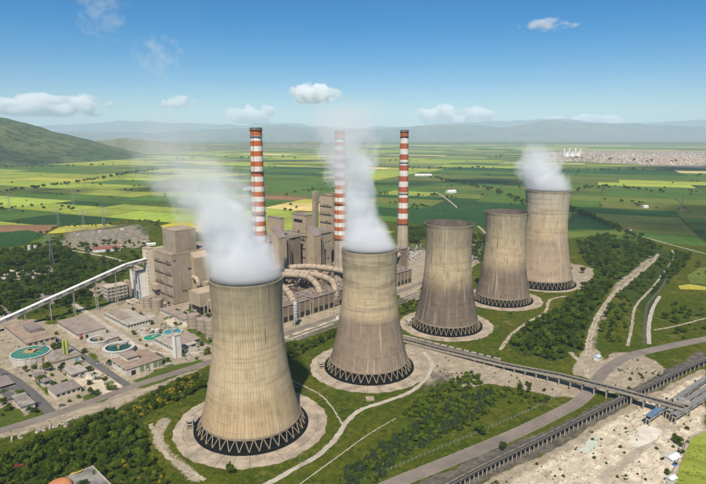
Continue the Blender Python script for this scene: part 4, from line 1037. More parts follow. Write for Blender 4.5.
# the pair of stepped boiler houses
def boiler(pos, L, zt, ux, uz, bay, label, louvre, tone):
    b = thing('boiler_house', label, 'building', pos, GRID_ROT, 'boiler houses')
    B(b, 'main_block', .2, L, .2, 41, 0, zt, tone); cladding(b, 0, L, 0, 41, 1, zt - 3.2, 6, tone)
    B(b, 'ledge', -1.4, L + .4, -1.4, 41.4, zt - 2.8, zt - .4, M_clad2); B(b, 'roof', -.3, L, -.3, 41, zt + .02, zt + .4, M_roof)
    B(b, 'upper_block', ux[0], ux[1], 1.5, 29, zt + .42, uz, M_clad2); cladding(b, ux[0], ux[1], 1.5, 29, zt + 1, uz - .6, 4.6, M_clad2)
    B(b, 'upper_roof', ux[0] - .5, ux[1] + .5, 1, 29.5, uz, uz + .8, M_roof)
    if louvre:
        for k in range(5): B(b, 'louvre', ux[0] - .45, ux[0] - .2, 7, 25, uz - 10 + k * .9, uz - 9.45 + k * .9, M_dark)
        B(b, 'door', ux[0] - .4, ux[0] - .2, 14, 16.5, zt + .5, zt + 4, M_dark)
    x0, x1, y0, zh, zl = bay
    MB().prism([(x0, y0), (x1, y0), (x1, -.4), (x0, -.4)], 0, [zl, zl, zh, zh]).build('bunker_bay', M_clad2, b)
    MB().add([(x0 - .4, y0 - .4, zl + .3), (x1 + .4, y0 - .4, zl + .3), (x1 + .4, .2, zh + .5), (x0 - .4, .2, zh + .5), (x0 - .4, y0 - .4, zl + .05), (x1 + .4, y0 - .4, zl + .05), (x1 + .4, .2, zh + .2), (x0 - .4, .2, zh + .2)],
             [(0, 1, 2, 3), (7, 6, 5, 4), (4, 5, 1, 0), (5, 6, 2, 1), (6, 7, 3, 2), (7, 4, 0, 3)]).build('bay_roof', M_roof, b)
    B(b, 'side_bay', x1 + .6, x1 + 9, y0 + 5, -.4, 0, zl - 4, M_clad3); B(b, 'duct_shaft', x1 + 10, x1 + 14, y0 + 8, -.4, 0, zl - 14, M_clad)
    dress(b, L, 41, zt, int(L)); return b
boiler(P(236, 277), 54, 57, (21, 27), 82, (3, 16, -16, 72, 60), 'stepped boiler house directly right of the first chimney', False, M_clad3)
boiler(P(300, 277), 50, 55.5, (.5, 14), 81, (2, 15, -15, 66, 54), 'stepped boiler house with a dark louvre band under its roof', True, M_clad)
D_ = thing('boiler_house', 'tallest pale boiler house standing just left of the second chimney', 'building', P(374, 298), GRID_ROT, 'boiler houses')
B(D_, 'main_block', .2, 34, .2, 28, 0, 101, M_clad2); cladding(D_, 0, 34, 0, 28, 2, 99.5, 7, M_clad2); parapet(D_, 0, 34, 0, 28, 101, 1.6, .6, M_clad3)
B(D_, 'stair_tower', -4, 3, 34, 41, 0, 106, M_clad); B(D_, 'link_bridge', 0, 3, 28.3, 34, 88, 92, M_clad3); B(D_, 'low_block', -2, 30, -22, -.3, 0, 48, M_clad3)
dress(D_, 34, 28, 101, 8); B(D_, 'roof_plant', 14, 26, 8, 20, 101.1, 104, M_clad3)
H_ = thing('turbine_hall', 'long low turbine hall behind the boiler houses', 'building', P(110, 330), GRID_ROT)
B(H_, 'hall', 0, 330, 0, 45, 0, 24, M_clad); B(H_, 'roof', -.5, 330.5, -.5, 45.5, 24, 24.8, M_roofp)

# electrostatic precipitator halls along the tower side
def precip(s0, L, label):
    b = thing('precipitator_hall', label, 'building', P(s0, 137.8), GRID_ROT, 'precipitator halls')
    B(b, 'hall', 0, L, .4, 30, 0, 17.6, M_clad3); n = round(L / 7.6); w = L / n
    pil = MB().box(-.8, .8, -.45, .38, 0, 17).mesh('pilaster', M_clad); opn = MB().box(.95, w - .95, -.05, .36, 1.2, 5.2).mesh('opening', M_dark); pan = MB().box(.95, w - .95, -.12, .36, 6.4, 16.4).mesh('panel', M_clad3)
    for i in range(n + 1): put('pilaster', pil, b, (i * w, 0, 0))
    for i in range(n): put('opening', opn, b, (i * w, 0, 0)); put('panel', pan, b, (i * w, 0, rng.uniform(-.05, .05)))
    B(b, 'roof', -.6, L + .6, -.6, 30.4, 17.65, 18.3, M_roof); r = random.Random(int(s0))
    for k in range(int(L * .9)):
        x, y = r.uniform(2, L - 4), r.uniform(3, 27); a, c, h = r.uniform(.8, 3.2), r.uniform(.8, 2.6), r.uniform(.7, 2.8)
        B(b, 'roof_unit', x, x + a, y, y + c, 18.32, 18.32 + h, r.choice((M_pipe, M_steel, M_clad2, M_clad3, M_conc)))
    for k in range(5):
        y = 4 + k * 5; MB().tube([(1, y, 20.5), (L - 1, y + r.uniform(-1, 1), 20.5)], .35, 6).build('roof_pipe', M_pipe, b)
    return b
precip(118, 62, 'dark-walled precipitator hall partly hidden behind the nearest cooling tower')
precip(184, 64, 'dark-walled precipitator hall under the big bent flue pipes')
precip(252, 60, 'dark-walled precipitator hall behind the second cooling tower')
precip(316, 44, 'dark-walled precipitator hall at the far end beside the last chimney')
def flue(pts, label, r=3.6, hop=True):
    e = pts[-1]; o = thing('flue_duct', label, 'pipe', (*P(pts[0][0], pts[0][1])[:2], 0), GRID_ROT, 'bent flue ducts')
    loc = [(a - pts[0][0], b - pts[0][1], c) for a, b, c in pts]; c = spline(loc, 7)
    MB().tube(c, r, 16).build('pipe', M_pipe, o, smooth=True)
    for i in range(4, len(c) - 2, 6):
        d = (Vector(c[i+1]) - Vector(c[i])).normalized(); p = Vector(c[i]); MB().tube([p - d * .35, p + d * .35], r + .28, 16).build('flange', M_steel, o)
    for i in range(5, len(c) - 8, 9):
        p = c[i]; m = MB()
        for q in (-1.8, 1.8): m.bar((p[0] + q * .7, p[1] + q, 18.4 if p[1] + pts[0][1] < 168 else 0), (p[0] + q * .7, p[1] + q, p[2] - r * .6), .5)
        m.bar((p[0] - 1.4, p[1] - 2.2, p[2] - r - .2), (p[0] + 1.4, p[1] + 2.2, p[2] - r - .2), .6); m.build('support', M_steel, o)
    if hop:
        x, y, z = loc[-1]; s_ = 4.6
        MB().add([(x-s_, y-s_*.7, z), (x+s_, y-s_*.7, z), (x+s_, y+s_, z), (x-s_, y+s_, z), (x-2, y-1.6, z-7), (x+2, y-1.6, z-7), (x+2, y+2, z-7), (x-2, y+2, z-7)],
                 [(3, 2, 1, 0), (4, 5, 6, 7), (0, 1, 5, 4), (1, 2, 6, 5), (2, 3, 7, 6), (3, 0, 4, 7)][:6]).build('hopper', M_clad2, o)
    return o
flue([(186, 232, 25), (200, 218, 26.5), (214, 200, 27), (218, 184, 26.5), (210, 163, 25.5), (203, 149, 22), (200, 144, 17), (199.5, 142.5, 10)], 'bent flue duct whose elbow ends in the hopper nearest the tall silver tank')
flue([(196, 240, 25), (215, 222, 27), (226, 196, 27.5), (230, 172, 27), (228, 154, 25.5), (223, 144, 22), (221, 140, 16), (220.5, 139, 9)], 'bent flue duct whose elbow ends just left of the second tower')
flue([(230, 240, 26), (250, 218, 28), (260, 190, 28), (264, 168, 27.5), (266, 150, 25), (264, 142, 18), (263.5, 141, 10)], 'straightest flue duct, running on behind the second tower')
flue([(160, 226, 24), (172, 205, 25), (174, 180, 25), (168, 160, 24), (162, 146, 20), (160, 141.5, 14), (160, 140.5, 8)], 'flue duct elbow peeping out beside the nearest tower\'s steam')
# fan deck between boilers and precipitators
for i, (s0, L, lab) in enumerate(((150, 60, 'cluttered fan deck of ducts and steelwork beneath the first chimney'), (214, 66, 'cluttered fan deck of ducts and steelwork before the twin boiler houses'), (284, 70, 'cluttered fan deck of ducts and steelwork around the second chimney'), (84, 58, 'steel duct frame beside the boiler house nearest the conveyor'))):
    b = thing('fan_deck', lab, 'ducting', P(s0, 196 if i < 3 else 205), GRID_ROT, 'fan decks'); r = random.Random(i + 3)
    if i == 3:
        B(b, 'casing', 14, 46, 18, 40, 9, 24, M_clad2); B(b, 'casing', 22, 50, 12, 17.5, 6, 16, M_pipe)
        for k in range(8): B(b, 'column', 14 + k * 4.4, 15 + k * 4.4, 11, 12, 0, 14, M_conc)
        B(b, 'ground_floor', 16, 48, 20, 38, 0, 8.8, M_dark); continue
    B(b, 'deck', 0, L, 0, 52, 8.0, 9.0, M_steel); B(b, 'machine_hall', 2, L - 2, 4, 48, 0, 7.9, M_clad3)
    for k in range(7):
        for y in (.6, 51): B(b, 'column', k * L / 6.4, k * L / 6.4 + .8, y, y + .8, 0, 7.98, M_steel)
    for k in range(70):
        x, y = r.uniform(1, L - 6), r.uniform(2, 46); a, c, h = r.uniform(1, 5), r.uniform(1, 4.5), r.uniform(1, 6)
        B(b, 'casing', x, x + a, y, y + c, 9.02, 9.02 + h, r.choice((M_pipe, M_steel, M_clad2, M_clad3, M_clad)))
    for k in range(12):
        x = 4 + k * (L - 8) / 11; y = r.uniform(22, 50); hgt = r.uniform(14, 19)
        MB().tube(spline([(x, y, 9), (x, y, hgt - 2), (x + .6, y - 2, hgt), (x + 2, y - 6, hgt - .5), (x + 3, y - 10, hgt - 4), (x + 3, y - 11, 9)], 4), r.uniform(1.1, 1.9), 10).build('elbow_duct', M_pipe, b, smooth=True)
    for k in range(6):
        y = 5 + 8 * k; MB().tube([(0, y, 15 + r.uniform(-2, 2)), (L, y + r.uniform(-3, 3), 15 + r.uniform(-2, 2))], r.uniform(.5, 1.1), 8).build('pipe', M_pipe, b)
B2 = thing('flue_tower', 'brown square breeching tower at the foot of the last chimney', 'building', P(376, 166), GRID_ROT)
B(B2, 'shaft', 0, 11, 0, 12, 0, 38, M_clad3); B(B2, 'cap', -.5, 11.5, -.5, 12.5, 38, 39, M_roof); B(B2, 'low_house', -16, -.2, 2, 14, 0, 16, M_clad3)
MB().tube(spline([(-8, 8, 16), (-8, 8, 24), (-6, 6, 28), (0, 5, 30)], 5), 3.4, 12).build('elbow_duct', M_pipe, B2, smooth=True)
S_ = thing('silver_tank', 'slim tall silver tank on green legs beside the precipitator hall', 'tank', P(146, 123), GRID_ROT)
MB().lathe([(0, 5), (2.0, 6.5), (2.2, 8), (2.2, 24), (1.4, 25.6), (0, 26)], 16).build('vessel', wm('aluminium', (.52, .54, .55), (.42, .43, .44), .5, rough=.45, metal=.3), S_, smooth=True)
for z in (10, 13, 16, 19, 22): MB().lathe([(2.22, z), (2.34, z), (2.34, z + .3), (2.22, z + .3)], 16).build('hoop', M_dkst, S_)
for q in ((-1.8, -1.8), (1.8, -1.8), (1.8, 1.8), (-1.8, 1.8)): MB().bar((q[0], q[1], 0), (q[0] * .9, q[1] * .9, 9), .35).build('leg', wm('green_paint', (.03, .11, .06), (.02, .08, .05), .6), S_)
# round storage tanks
def tank(s, t_, r, h, label, grp='round storage tanks', mat=None):
    o = thing('storage_tank', label, 'tank', P(s, t_), 0, grp)
    MB().lathe([(r, 0), (r, h)], 32).build('shell', mat or M_tank, o, smooth=True)
    MB().lathe([(r + .15, h), (r + .15, h + .25), (r * .5, h + .7), (0, h + .9)], 32).build('roof', M_roofp, o)
    for z in np.linspace(h * .25, h * .8, 3): MB().lathe([(r + .01, z), (r + .12, z), (r + .12, z + .2), (r + .01, z + .2)], 32).build('hoop', M_steel, o)
    m = MB()
    for q in (-.3, .3): m.bar((-r * .75 + q, -r * .72, 0), (-r * .75 + q, -r * .72, h + 1), .1)
    m.build('ladder', M_dkst, o); return o
tank(71.6, 288.6, 5.1, 12.4, 'tan storage tank, left one of the pair at the boiler house foot'); tank(73.4, 271.5, 6.0, 13.2, 'tan storage tank, right and wider one of the boiler house pair')
tank(74, 197, 6.2, 13.0, 'left tank of the three beside the nearest tower'); tank(74, 180.5, 5.6, 12.8, 'middle tank of the three beside the nearest tower'); tank(70, 158, 6.3, 17.5, 'tallest tank of the three, half hidden by the nearest tower')

# ------------------------------------------------------------------ sloping coal conveyor
def gallery(pts, w, h, label, mats, trest, name='conveyor_gallery', rz=0):
    o = thing(name, label, 'conveyor', (pts[0][0], pts[0][1], 0), 0)
    b = Vector((pts[0][0], pts[0][1], 0)); P3 = [Vector(q) - b for q in pts]
    for a, c in zip(P3, P3[1:]):
        d = (c - a); L = d.length; n = max(1, round(L / 6.0)); dn = d.normalized(); sx = dn.cross(Vector((0, 0, 1))).normalized()
        up = sx.cross(dn)
        m = MB(); m.bar(a + up * .3, c + up * .3, w, .6); m.build('floor', mats[1], o)
        for k in range(n):
            p0, p1 = a + d * (k / n) + dn * .06, a + d * ((k + 1) / n) - dn * .06
            m = MB(); m.bar(p0 + up * (h + .2), p1 + up * (h + .2), w + .5, .35); m.build('roof_panel', mats[0], o)
            for sg in (-1, 1):
                m = MB(); m.bar(p0 + sx * sg * (w / 2 - .1) + up * (h * .5 + .3), p1 + sx * sg * (w / 2 - .1) + up * (h * .5 + .3), .16, h - .7); m.build('side_panel', mats[2] if k % 2 else mats[3], o)
    for p, wd in trest:
        p = Vector(p) - b; d = (P3[1] - P3[0]).normalized(); sx = d.cross(Vector((0, 0, 1))).normalized(); m = MB(); z = p.z
        for sg in (-1, 1): m.bar((p.x + sx.x * sg * wd, p.y + sx.y * sg * wd, 0), (p.x + sx.x * sg * wd * .6, p.y + sx.y * sg * wd * .6, z), .6)
        k = 0
        while k * 6 + 6 < z:
            m.bar((p.x - sx.x * wd, p.y - sx.y * wd, k * 6), (p.x + sx.x * wd * .9, p.y + sx.y * wd * .9, k * 6 + 6), .25); m.bar((p.x - sx.x * wd, p.y - sx.y * wd, k*6 + 6), (p.x + sx.x * wd, p.y + sx.y * wd, k * 6 + 6), .3); k += 1
        m.build('trestle', M_conc, o)
    return o
M_galw = wm('gallery_roof_white', (0.66, 0.66, 0.63), (0.54, 0.53, 0.49), .15)
M_gald = wm('gallery_side_dark', (0.16, 0.16, 0.155), (0.11, 0.11, 0.105), .3); M_gald2 = wm('gallery_side_grey', (0.30, 0.30, 0.28), (0.24, 0.24, 0.22), .3)
cp = [P(-110, 324, -3.5), P(-64, 324, 8), P(66, 324, 42.5), P(91, 324, 45)]
gallery([cp[0] + Vector((0, 0, 1)), cp[1], cp[2], cp[3]], 5.2, 3.6, 'long white-roofed conveyor gallery sloping up to the boiler house', (M_galw, M_conc, M_gald, M_gald2),
        [(P(s_, 324, 8 + (s_ + 64) * .2654 - .2), 3) for s_ in (-42, -18, 6, 30, 52)] + [(P(74, 324, 42.8), 3)])
# ------------------------------------------------------------------ the water works and sheds at the left
M_shed = wm('shed_white', (0.60, 0.57, 0.50), (0.48, 0.45, 0.38), .15, streak=.35, grime=(.3, .25, .18))
M_beige = wm('beige_wall', (0.47, 0.41, 0.32), (0.39, 0.335, 0.26), .12, streak=.3, grime=(.25, .2, .14))
M_ringc = wm('clarifier_concrete', (0.55, 0.52, 0.46), (0.43, 0.40, 0.35), .2, streak=.5, grime=(.25, .2, .17))
M_greenw = wm('green_water', (0.018, 0.075, 0.055), (0.012, 0.05, 0.038), .2, rough=.1, spec=.5)
M_greenc = wm('green_cover', (0.02, 0.24, 0.135), (0.025, 0.18, 0.11), .25, rough=.5)
M_tealc = wm('teal_cover', (0.02, 0.20, 0.16), (0.03, 0.15, 0.115), .25, rough=.5)
M_bluec = wm('blue_water', (0.04, 0.26, 0.33), (0.03, 0.19, 0.26), .25, rough=.3)
M_panelg = wm('green_panel', (0.20, 0.24, 0.11), (0.16, 0.19, 0.09), .3)
M_ochre = wm('ochre_trim', (0.45, 0.30, 0.14), (0.36, 0.24, 0.12), .3)
def shed(name, near, left, right, h, label, wall=None, roof=None, win=(0, 0), door=0, over=.45, cat='building', group='works buildings', trim=None, lift=None):
    """a flat-roofed building on the plant grid: nearest ground corner and the ends of its two visible walls"""
    s0, t0 = st(*near); Lt = max(3.0, st(*left)[1] - t0); Ls = max(3.0, st(*right)[0] - s0); wall = wall or M_shed; roof = roof if roof not in (None, M_roofp) else (M_roofp, wm('patched_felt', (.30, .265, .23), (.17, .145, .125), .16), wm('rusty_sheet_roof', (.33, .24, .18), (.22, .16, .12), .1), wm('pale_gravel_roof', (.40, .36, .30), (.28, .25, .21), .14))[int(near[0] * 3 + near[1]) % 4]
    o = thing(name, label, cat, P(s0, t0), GRID_ROT, group)
    wl_ = B(o, 'wall', 0, Ls, 0, Lt, 0, h, wall); rf_ = B(o, 'roof', -over, Ls + over, -over, Lt + over, h, h + .45, roof)
    if trim: 
        m = MB(); m.box(-over - .12, Ls + over + .1, -over - .12, -over - .01, h - .3, h + .7); m.box(-over - .12, -over - .01, -over, Lt + over + .1, h - .3, h + .7); m.build('fascia', trim, o)
    zt = h - .5; zb = max(1.0, h - 2.1)
    if win[0]:
        w = Lt / win[0]; me = MB().box(-.1, .05, w * .2, w * .8, zb, zt).mesh('window', M_glass)
        for k in range(win[0]): put('window', me, wl_, (0, k * w, 0))
    if win[1]:
        w = Ls / win[1]; me = MB().box(w * .2, w * .8, -.1, .05, zb, zt).mesh('window', M_glass)
        for k in range(win[1]): put('window', me, wl_, (k * w, 0, 0))
    if door:
        for k in range(door): B(o, 'door', Ls * (.25 + .5 * k / max(1, door)), Ls * (.25 + .5 * k / max(1, door)) + 2.4, -.16, .04, .05, min(3.2, h * .75), (M_dark, M_teal)[k % 2])
    r = random.Random(int(near[0] * 13)); 
    for k in range(int(Ls * Lt / 70) + 2):
        x, y = r.uniform(1, max(1.2, Ls - 3)), r.uniform(1, max(1.2, Lt - 3)); B(rf_, 'roof_vent', x, x + r.uniform(.6, 1.4), y, y + r.uniform(.6, 1.4), h + .46, h + .46 + r.uniform(.4, 1.1), M_conc)
    return o, Ls, Lt
shed('warehouse', (78.7, 340), (55, 327), (103, 331), 5.4, 'wide flat-roofed warehouse left of the two white ring tanks', win=(14, 0), door=1)
w2, Ls, Lt = shed('warehouse', (128, 331), (103, 319), (147, 323), 5.6, 'pinkish-roofed warehouse with a long row of windows below the storage tanks', win=(16, 8))
B(w2, 'raised_roof', 3, Ls * .6, Lt * .35, Lt - 1, 6.1, 7.0, M_roofp)
l1, Ls, Lt = shed('pump_building', (28, 350), (-8, 334), (56, 343), 6.0, 'sprawling low building behind the big green settling tank', wall=M_beige, win=(12, 5), door=2)
B(l1, 'roof_block', Ls * .42, Ls * .9, Lt * .35, Lt * .62, 6.46, 10, M_roof); B(l1, 'roof_ridge', 2, Ls * .7, Lt * .66, Lt * .68, 6.46, 7.3, M_conc)
sb, Ls, Lt = shed('dosing_building', (53.3, 369.5), (45, 360), (80, 360.5), 6.2, 'cream building with a light blue door carrying a yellow-green silo', wall=M_cream, trim=M_ochre, door=1)
B(sb, 'garage_door', Ls * .78, Ls * .93, -.16, .04, .05, 4.6, wm('light_blue_door', (.22, .38, .50), (.18, .32, .44), .4)); B(sb, 'garage_opening', Ls * .3, Ls * .42, -.14, .04, .05, 3.8, M_dark)
si = thing('silo', 'yellow-green upright silo on the cream building\'s roof', 'silo', (*g(66, 353.5, 6.7), 6.66), 0)
for q in (-1.15, 1.15): MB().lathe([(1.25, 0), (1.25, 11), (.7, 12.2), (.2, 12.6)], 14, cx=q).build('vessel', wm('yellow_green_paint', (.34, .40, .06), (.26, .31, .05), .5), si, smooth=True)
MB().box(-.4, .4, -1.5, -1.3, 0, 12).build('ladder', M_dkst, si)
h1 = shed('panel_house', (127, 377), (116.5, 366), (161, 364.5), 6.6, 'house with pale green wall panels right of the larger ring tank', win=(3, 0), trim=M_beige); Ls, Lt = h1[1], h1[2]
for x in (.36, .52, .74, .88): B(h1[0], 'green_panel', Ls * x, Ls * (x + .11), -.18, .04, .6, 6.0, M_panelg)
B(h1[0], 'garage_opening', Ls * .12, Ls * .24, -.14, .04, .05, 3.9, M_dark)
B(h1[0], 'upper_storey', Ls * .22, Ls * .55, Lt * .45, Lt * .95, 7.06, 10.2, M_shed); B(h1[0], 'upper_roof', Ls * .2, Ls * .57, Lt * .42, Lt * .98, 10.2, 10.6, M_roofp)
tw = shed('filter_building', (176, 355.5), (163, 342), (200, 350), 5.6, 'white building around the tall square white tower', win=(9, 3), door=1); Ls, Lt = tw[1], tw[2]
B(tw[0], 'wing', Ls * .45, Ls * 1.35, Lt * .2, Lt * .8, .02, 5.0, M_beige); B(tw[0], 'wing_roof', Ls * .43, Ls * 1.38, Lt * .16, Lt * .84, 6.06, 6.4, M_roofp)
wt = thing('water_tower', 'tall square white tower beside the green and blue tanks', 'tower', P(*[q + d for q, d in zip(st(179, 356.5), (-1.5, -.3))]), GRID_ROT)
B(wt, 'shaft', -2.8, 2.8, -2.8, 2.8, 0, 20.6, M_white); B(wt, 'cap', -3.1, 3.1, -3.1, 3.1, 20.6, 21.3, M_conc)
for q in (-1, 1): B(wt, 'corner_pilaster', q * 2.6 - .35, q * 2.6 + .35, -3.0, -2.82, 0, 20.5, M_conc)
shed('hut', (43.4, 387.5), (35.3, 378), (51.5, 385), 4.0, 'flat-roofed hut with a rooftop hatch beside the side street', M_shed, M_roof, (2, 1))
shed('hut', (56.4, 400.5), (51.2, 392), (80, 391), 4.4, 'long cream hut facing the lawn above the access road', M_cream, M_roof, (0, 5))
shed('hut', (72, 379.8), (65.2, 373.4), (87, 374.6), 3.8, 'cream hut with a pink roof ringed by white spoil', M_cream, M_roofp, (0, 2), trim=M_roof)
shed('hut', (23, 412.5), (12.5, 401.5), (34, 407), 4.0, 'flat-roofed hut by the lawn at the left edge', M_shed, M_roofp, (4, 0))
shed('canopy', (8, 404), (-12, 396), (26, 397), 3.4, 'grey flat canopy behind the left-edge hut', M_conc, M_asph2)
shed('yard_wall_building', (2, 393), (-10, 384), (15, 388), 3.4, 'roofless white-walled store at the left edge', M_white, M_roof)
shed('pump_house', (107, 345), (104, 340.5), (119, 341.5), 5.0, 'grey pump house squeezed between the two ring tanks', M_conc, M_conc)
lw = thing('workshop', 'long low white workshop with windows behind the round tanks', 'building', P(73, 212), GRID_ROT, 'works buildings')
B(lw, 'wall', 0, 9, 0, 52, 0, 4.2, M_shed); B(lw, 'roof', -.5, 9.5, -.5, 52.5, 4.2, 4.6, M_roofp)
for k in range(14): B(lw, 'window', -.1, .05, 1.4 + k * 3.6, 3.6 + k * 3.6, 1.6, 3.2, M_glass)
# ring tanks
def ring_tank(u, v, r, h, label, water, wl, wallw=1.6, bridge=True, cone=False):
    x, y = g(u, v, h); o = thing('settling_tank', label, 'tank', (x, y, 0), 0, 'round settling tanks')
    MB().lathe([(r, 0), (r, h - .5), (r + .45, h - .45), (r + .45, h), (r - wallw, h), (r - wallw, wl - .3)], 48).build('wall', M_ringc, o, smooth=True)
    m = MB(); m.lathe([(r - wallw + .01, wl), (.4, wl + (.9 if cone else 0)), (0, wl + (.9 if cone else 0))], 48); m.build('cover' if cone else 'water', water, o)
    me = MB().box(r + .02, r + .3, -.25, .25, 0, h - .55).mesh('buttress', M_ringc)
    for k in range(24): put('buttress', me, o, rz=2 * math.pi * k / 24)
    if bridge:
        a = GRID_ROT + .4; m = MB(); dx, dy = math.cos(a), math.sin(a)
        m.bar((0, 0, h + .5), (dx * r, dy * r, h + .5), 1.3, .3); wk = m.build('walkway', M_conc, o); m = MB()
        for sg in (-1, 1): m.bar((-dy * sg * .6, dx * sg * .6, h + 1.5), (dx * r - dy * sg * .6, dy * r + dx * sg * .6, h + 1.5), .1)
        m.build('railing', M_galv_, wk)
        MB().lathe([(1.4, wl), (1.4, h + .8), (.3, h + 1.5)], 14).build('drive_head', M_ochre, o)
    return o
ring_tank(99, 338.5, 9.8, 5.0, 'smaller white ring tank of green water, behind the larger one', M_greenw, 2.6, 1.8)
ring_tank(118.6, 346.5, 13.2, 5.2, 'larger white ring tank of green water in front', M_greenw, 3.6, 2.2)
ring_tank(153, 337, 8.8, 4.4, 'round tank with a vivid green cover beside the white tower', M_greenc, 4.2, .5, cone=True)
ring_tank(172.5, 331.5, 8.8, 2.2, 'low round basin of bright blue water behind the white tower', M_bluec, 1.9, .5)
ring_tank(146, 330, 6.8, 3.2, 'small grey open tank behind the vivid green one', M_conc, 1.6, 1.0)
bigt = ring_tank(30.4, 352, 15.2, 7.6, 'biggest settling tank with a teal cover at the left', M_tealc, 7.4, .6, cone=True)
B(bigt, 'hatch_house', -4, 4.5, -3.5, 3, 8.0, 9.6, M_ochre); B(bigt, 'hatch', -1.5, 1.5, -1.5, 1, 9.6, 10.2, M_dark)
for k in range(12):
    a = 2 * math.pi * k / 12; MB().bar((4.6 * math.cos(a), 4.6 * math.sin(a), 8.25), (14.4 * math.cos(a), 14.4 * math.sin(a), 7.62), .3, .12).build('cover_rib', M_ochre, bigt)
fr = thing('ruined_gantry', 'broken concrete frame leaning on the big settling tank', 'structure', (*g(42, 364), 0), GRID_ROT)
for x in (0, 4, 8):
    for y in (0, 5): MB().box(x, x + .5, y, y + .5, 0, 6.8 - x * .3).build('column', M_conc, fr)
B(fr, 'beam', 0, 8.5, -.02, .48, 4.6, 5.2, M_conc); B(fr, 'slab', 0, 6, .6, 5, 3, 3.3, M_conc); B(fr, 'stair', 8.6, 11, 0, 1.4, 0, 2.4, M_dark)
tank_ = thing('silo', 'small squat concrete silo behind the vivid green tank', 'silo', (*g(157.3, 335), 0)); MB().lathe([(2.5, 0), (2.5, 6), (0, 6.6)], 18).build('shell', M_ringc, tank_); MB().lathe([(2.55, 3), (2.7, 3), (2.7, 3.3), (2.55, 3.3)], 18).build('hoop', M_steel, tank_)
# open concrete frame block under the conveyor head, open shed beside it
fb = thing('frame_building', 'open multi-storey concrete frame block under the conveyor\'s upper end', 'building', P(*st(108, 302)), GRID_ROT)
for z in (4, 8, 12, 16): B(fb, 'floor_slab', 0, 24, 0, 16, z, z + .9, M_beige); B(fb, 'room_wall', .8, 23.2, .9, 15.2, z - 3.1, z - .02, M_gald2)
for x in (0, 4.7, 9.4, 14.1, 18.8, 23.3):
    for y in (0, 15.3): MB().box(x, x + .7, y - .05, y + .65, 0, 16.1).build('column', M_beige, fb)
B(fb, 'stair_tower', 24.3, 29, 2, 10, 0, 20, M_clad2)
os_ = thing('open_shed', 'small cream open-roofed shed left of the paired tanks', 'building', P(*st(131, 306)), GRID_ROT)
for x in (0, 4.3, 8.6):
    for y in (0, 11): MB().box(x, x + .7, y, y + .7, 0, 3.4).build('post', M_cream, os_)
m = MB(); m.box(-.3, 9.6, -.3, .9, 3.42, 4.3); m.box(-.3, 9.6, 10.7, 12, 3.42, 4.3); m.box(-.3, .9, .92, 10.68, 3.42, 4.3); m.box(8.4, 9.6, .92, 10.68, 3.42, 4.3); m.build('roof_frame', M_cream, os_)
shed('low_building', (47, 305), (39, 298), (60, 300), 4.2, 'low flat building among the trees behind the conveyor', M_beige, M_roof, (3, 3))
shed('low_building', (95, 297), (78, 290), (112, 289), 5.5, 'low cream building just behind the conveyor\'s middle', M_beige, M_roofp, (4, 4))
shed('low_building', (2, 318), (-12, 312), (10, 315), 4.0, 'white hut beneath the conveyor at the left edge', M_white, M_roof)
# foreground roof with orange dome at the bottom edge
fx, fy = st(92.5, 465.8, 7.0)
fg = thing('tank_building', 'grey flat roof with an orange dome at the bottom edge', 'building', P(fx - 34, fy - 30), GRID_ROT)
B(fg, 'wall', 0, 34, 0, 30, 0, 6.3, M_beige); B(fg, 'roof', .6, 33.4, .6, 29.4, 6.31, 6.5, wm('stained_roof', (.25, .235, .21), (.11, .105, .095), .12)); parapet(fg, 0, 34, 0, 30, 6.3, .8, .5, M_conc)
ox, oy = st(59, 484, 8); MB().lathe([(6.4, 6.5), (6.4, 7.2), (5.6, 8.2), (4.0, 9.1), (2, 9.6), (0, 9.8)], 32, cx=ox - fx + 34, cy=oy - fy + 30).build('dome', wm('orange_paint', (.52, .22, .09), (.42, .17, .07), .25), fg, smooth=True)
yx, yy = st(77, 473, 7); yx, yy = yx - fx + 34, yy - fy + 30
MB().tube(spline([(yx - 3, yy + 2, 6.7), (yx - 2, yy + 1, 7.4), (yx + 1.5, yy - .5, 7.4), (yx + 3, yy + .6, 7.3), (yx + 3.4, yy + 2, 6.7)], 4), .3, 8).build('yellow_pipe', wm('yellow_paint', (.55, .38, .03), (.45, .3, .03), .5), fg)

# ------------------------------------------------------------------ switchyard and field structures
M_red_roof = wm('red_tiles', (.24, .085, .06), (.17, .07, .05), .4); M_galv = wm('galvanised', (.30, .30, .295), (.22, .22, .215), .5, rough=.5)
def gable(name, u, v, L, W, h, label, rz, wall=None, roof=None, cat='building', group='small red-roofed houses'):
    o = thing(name, label, cat, (*g(u, v), 0), rz, group); B(o, 'wall', -L/2, L/2, -W/2, W/2, 0, h, wall or M_white)
    e = .4; q = W * .28
    m = MB(); m.add([(-L/2-e, -W/2-e, h - .1), (L/2+e, -W/2-e, h - .1), (L/2+e, 0, h+q), (-L/2-e, 0, h+q), (-L/2-e, W/2+e, h - .1), (L/2+e, W/2+e, h - .1)], [(0,1,2,3), (3,2,5,4), (0,3,4), (1,5,2), (0,4,5,1)]); m.build('roof', roof or M_red_roof, o)
    me = MB().box(-.5, .5, -.08, .05, 1, 2.2).mesh('window', M_glass); n = max(2, int(L / 5))
    for k in range(n): put('window', me, o, (-L/2 + L * (k + .5) / n, -W/2, 0))
    return o
gable('relay_house', 107, 251, 42, 13, 5, 'long white house with a dark red roof in front of the switchyard', .45)
for u, v, lab in ((77, 234.6, 'tiny red-roofed hut at the switchyard\'s left rear corner'), (100, 232, 'tiny red-roofed hut at the middle of the switchyard\'s rear edge'), (122, 229.6, 'tiny red-roofed hut at the switchyard\'s right rear edge'), (144, 242.4, 'tiny red-roofed hut near the boiler house at the switchyard')):
    gable('hut', u, v, 7, 6, 4.5, lab, .45)
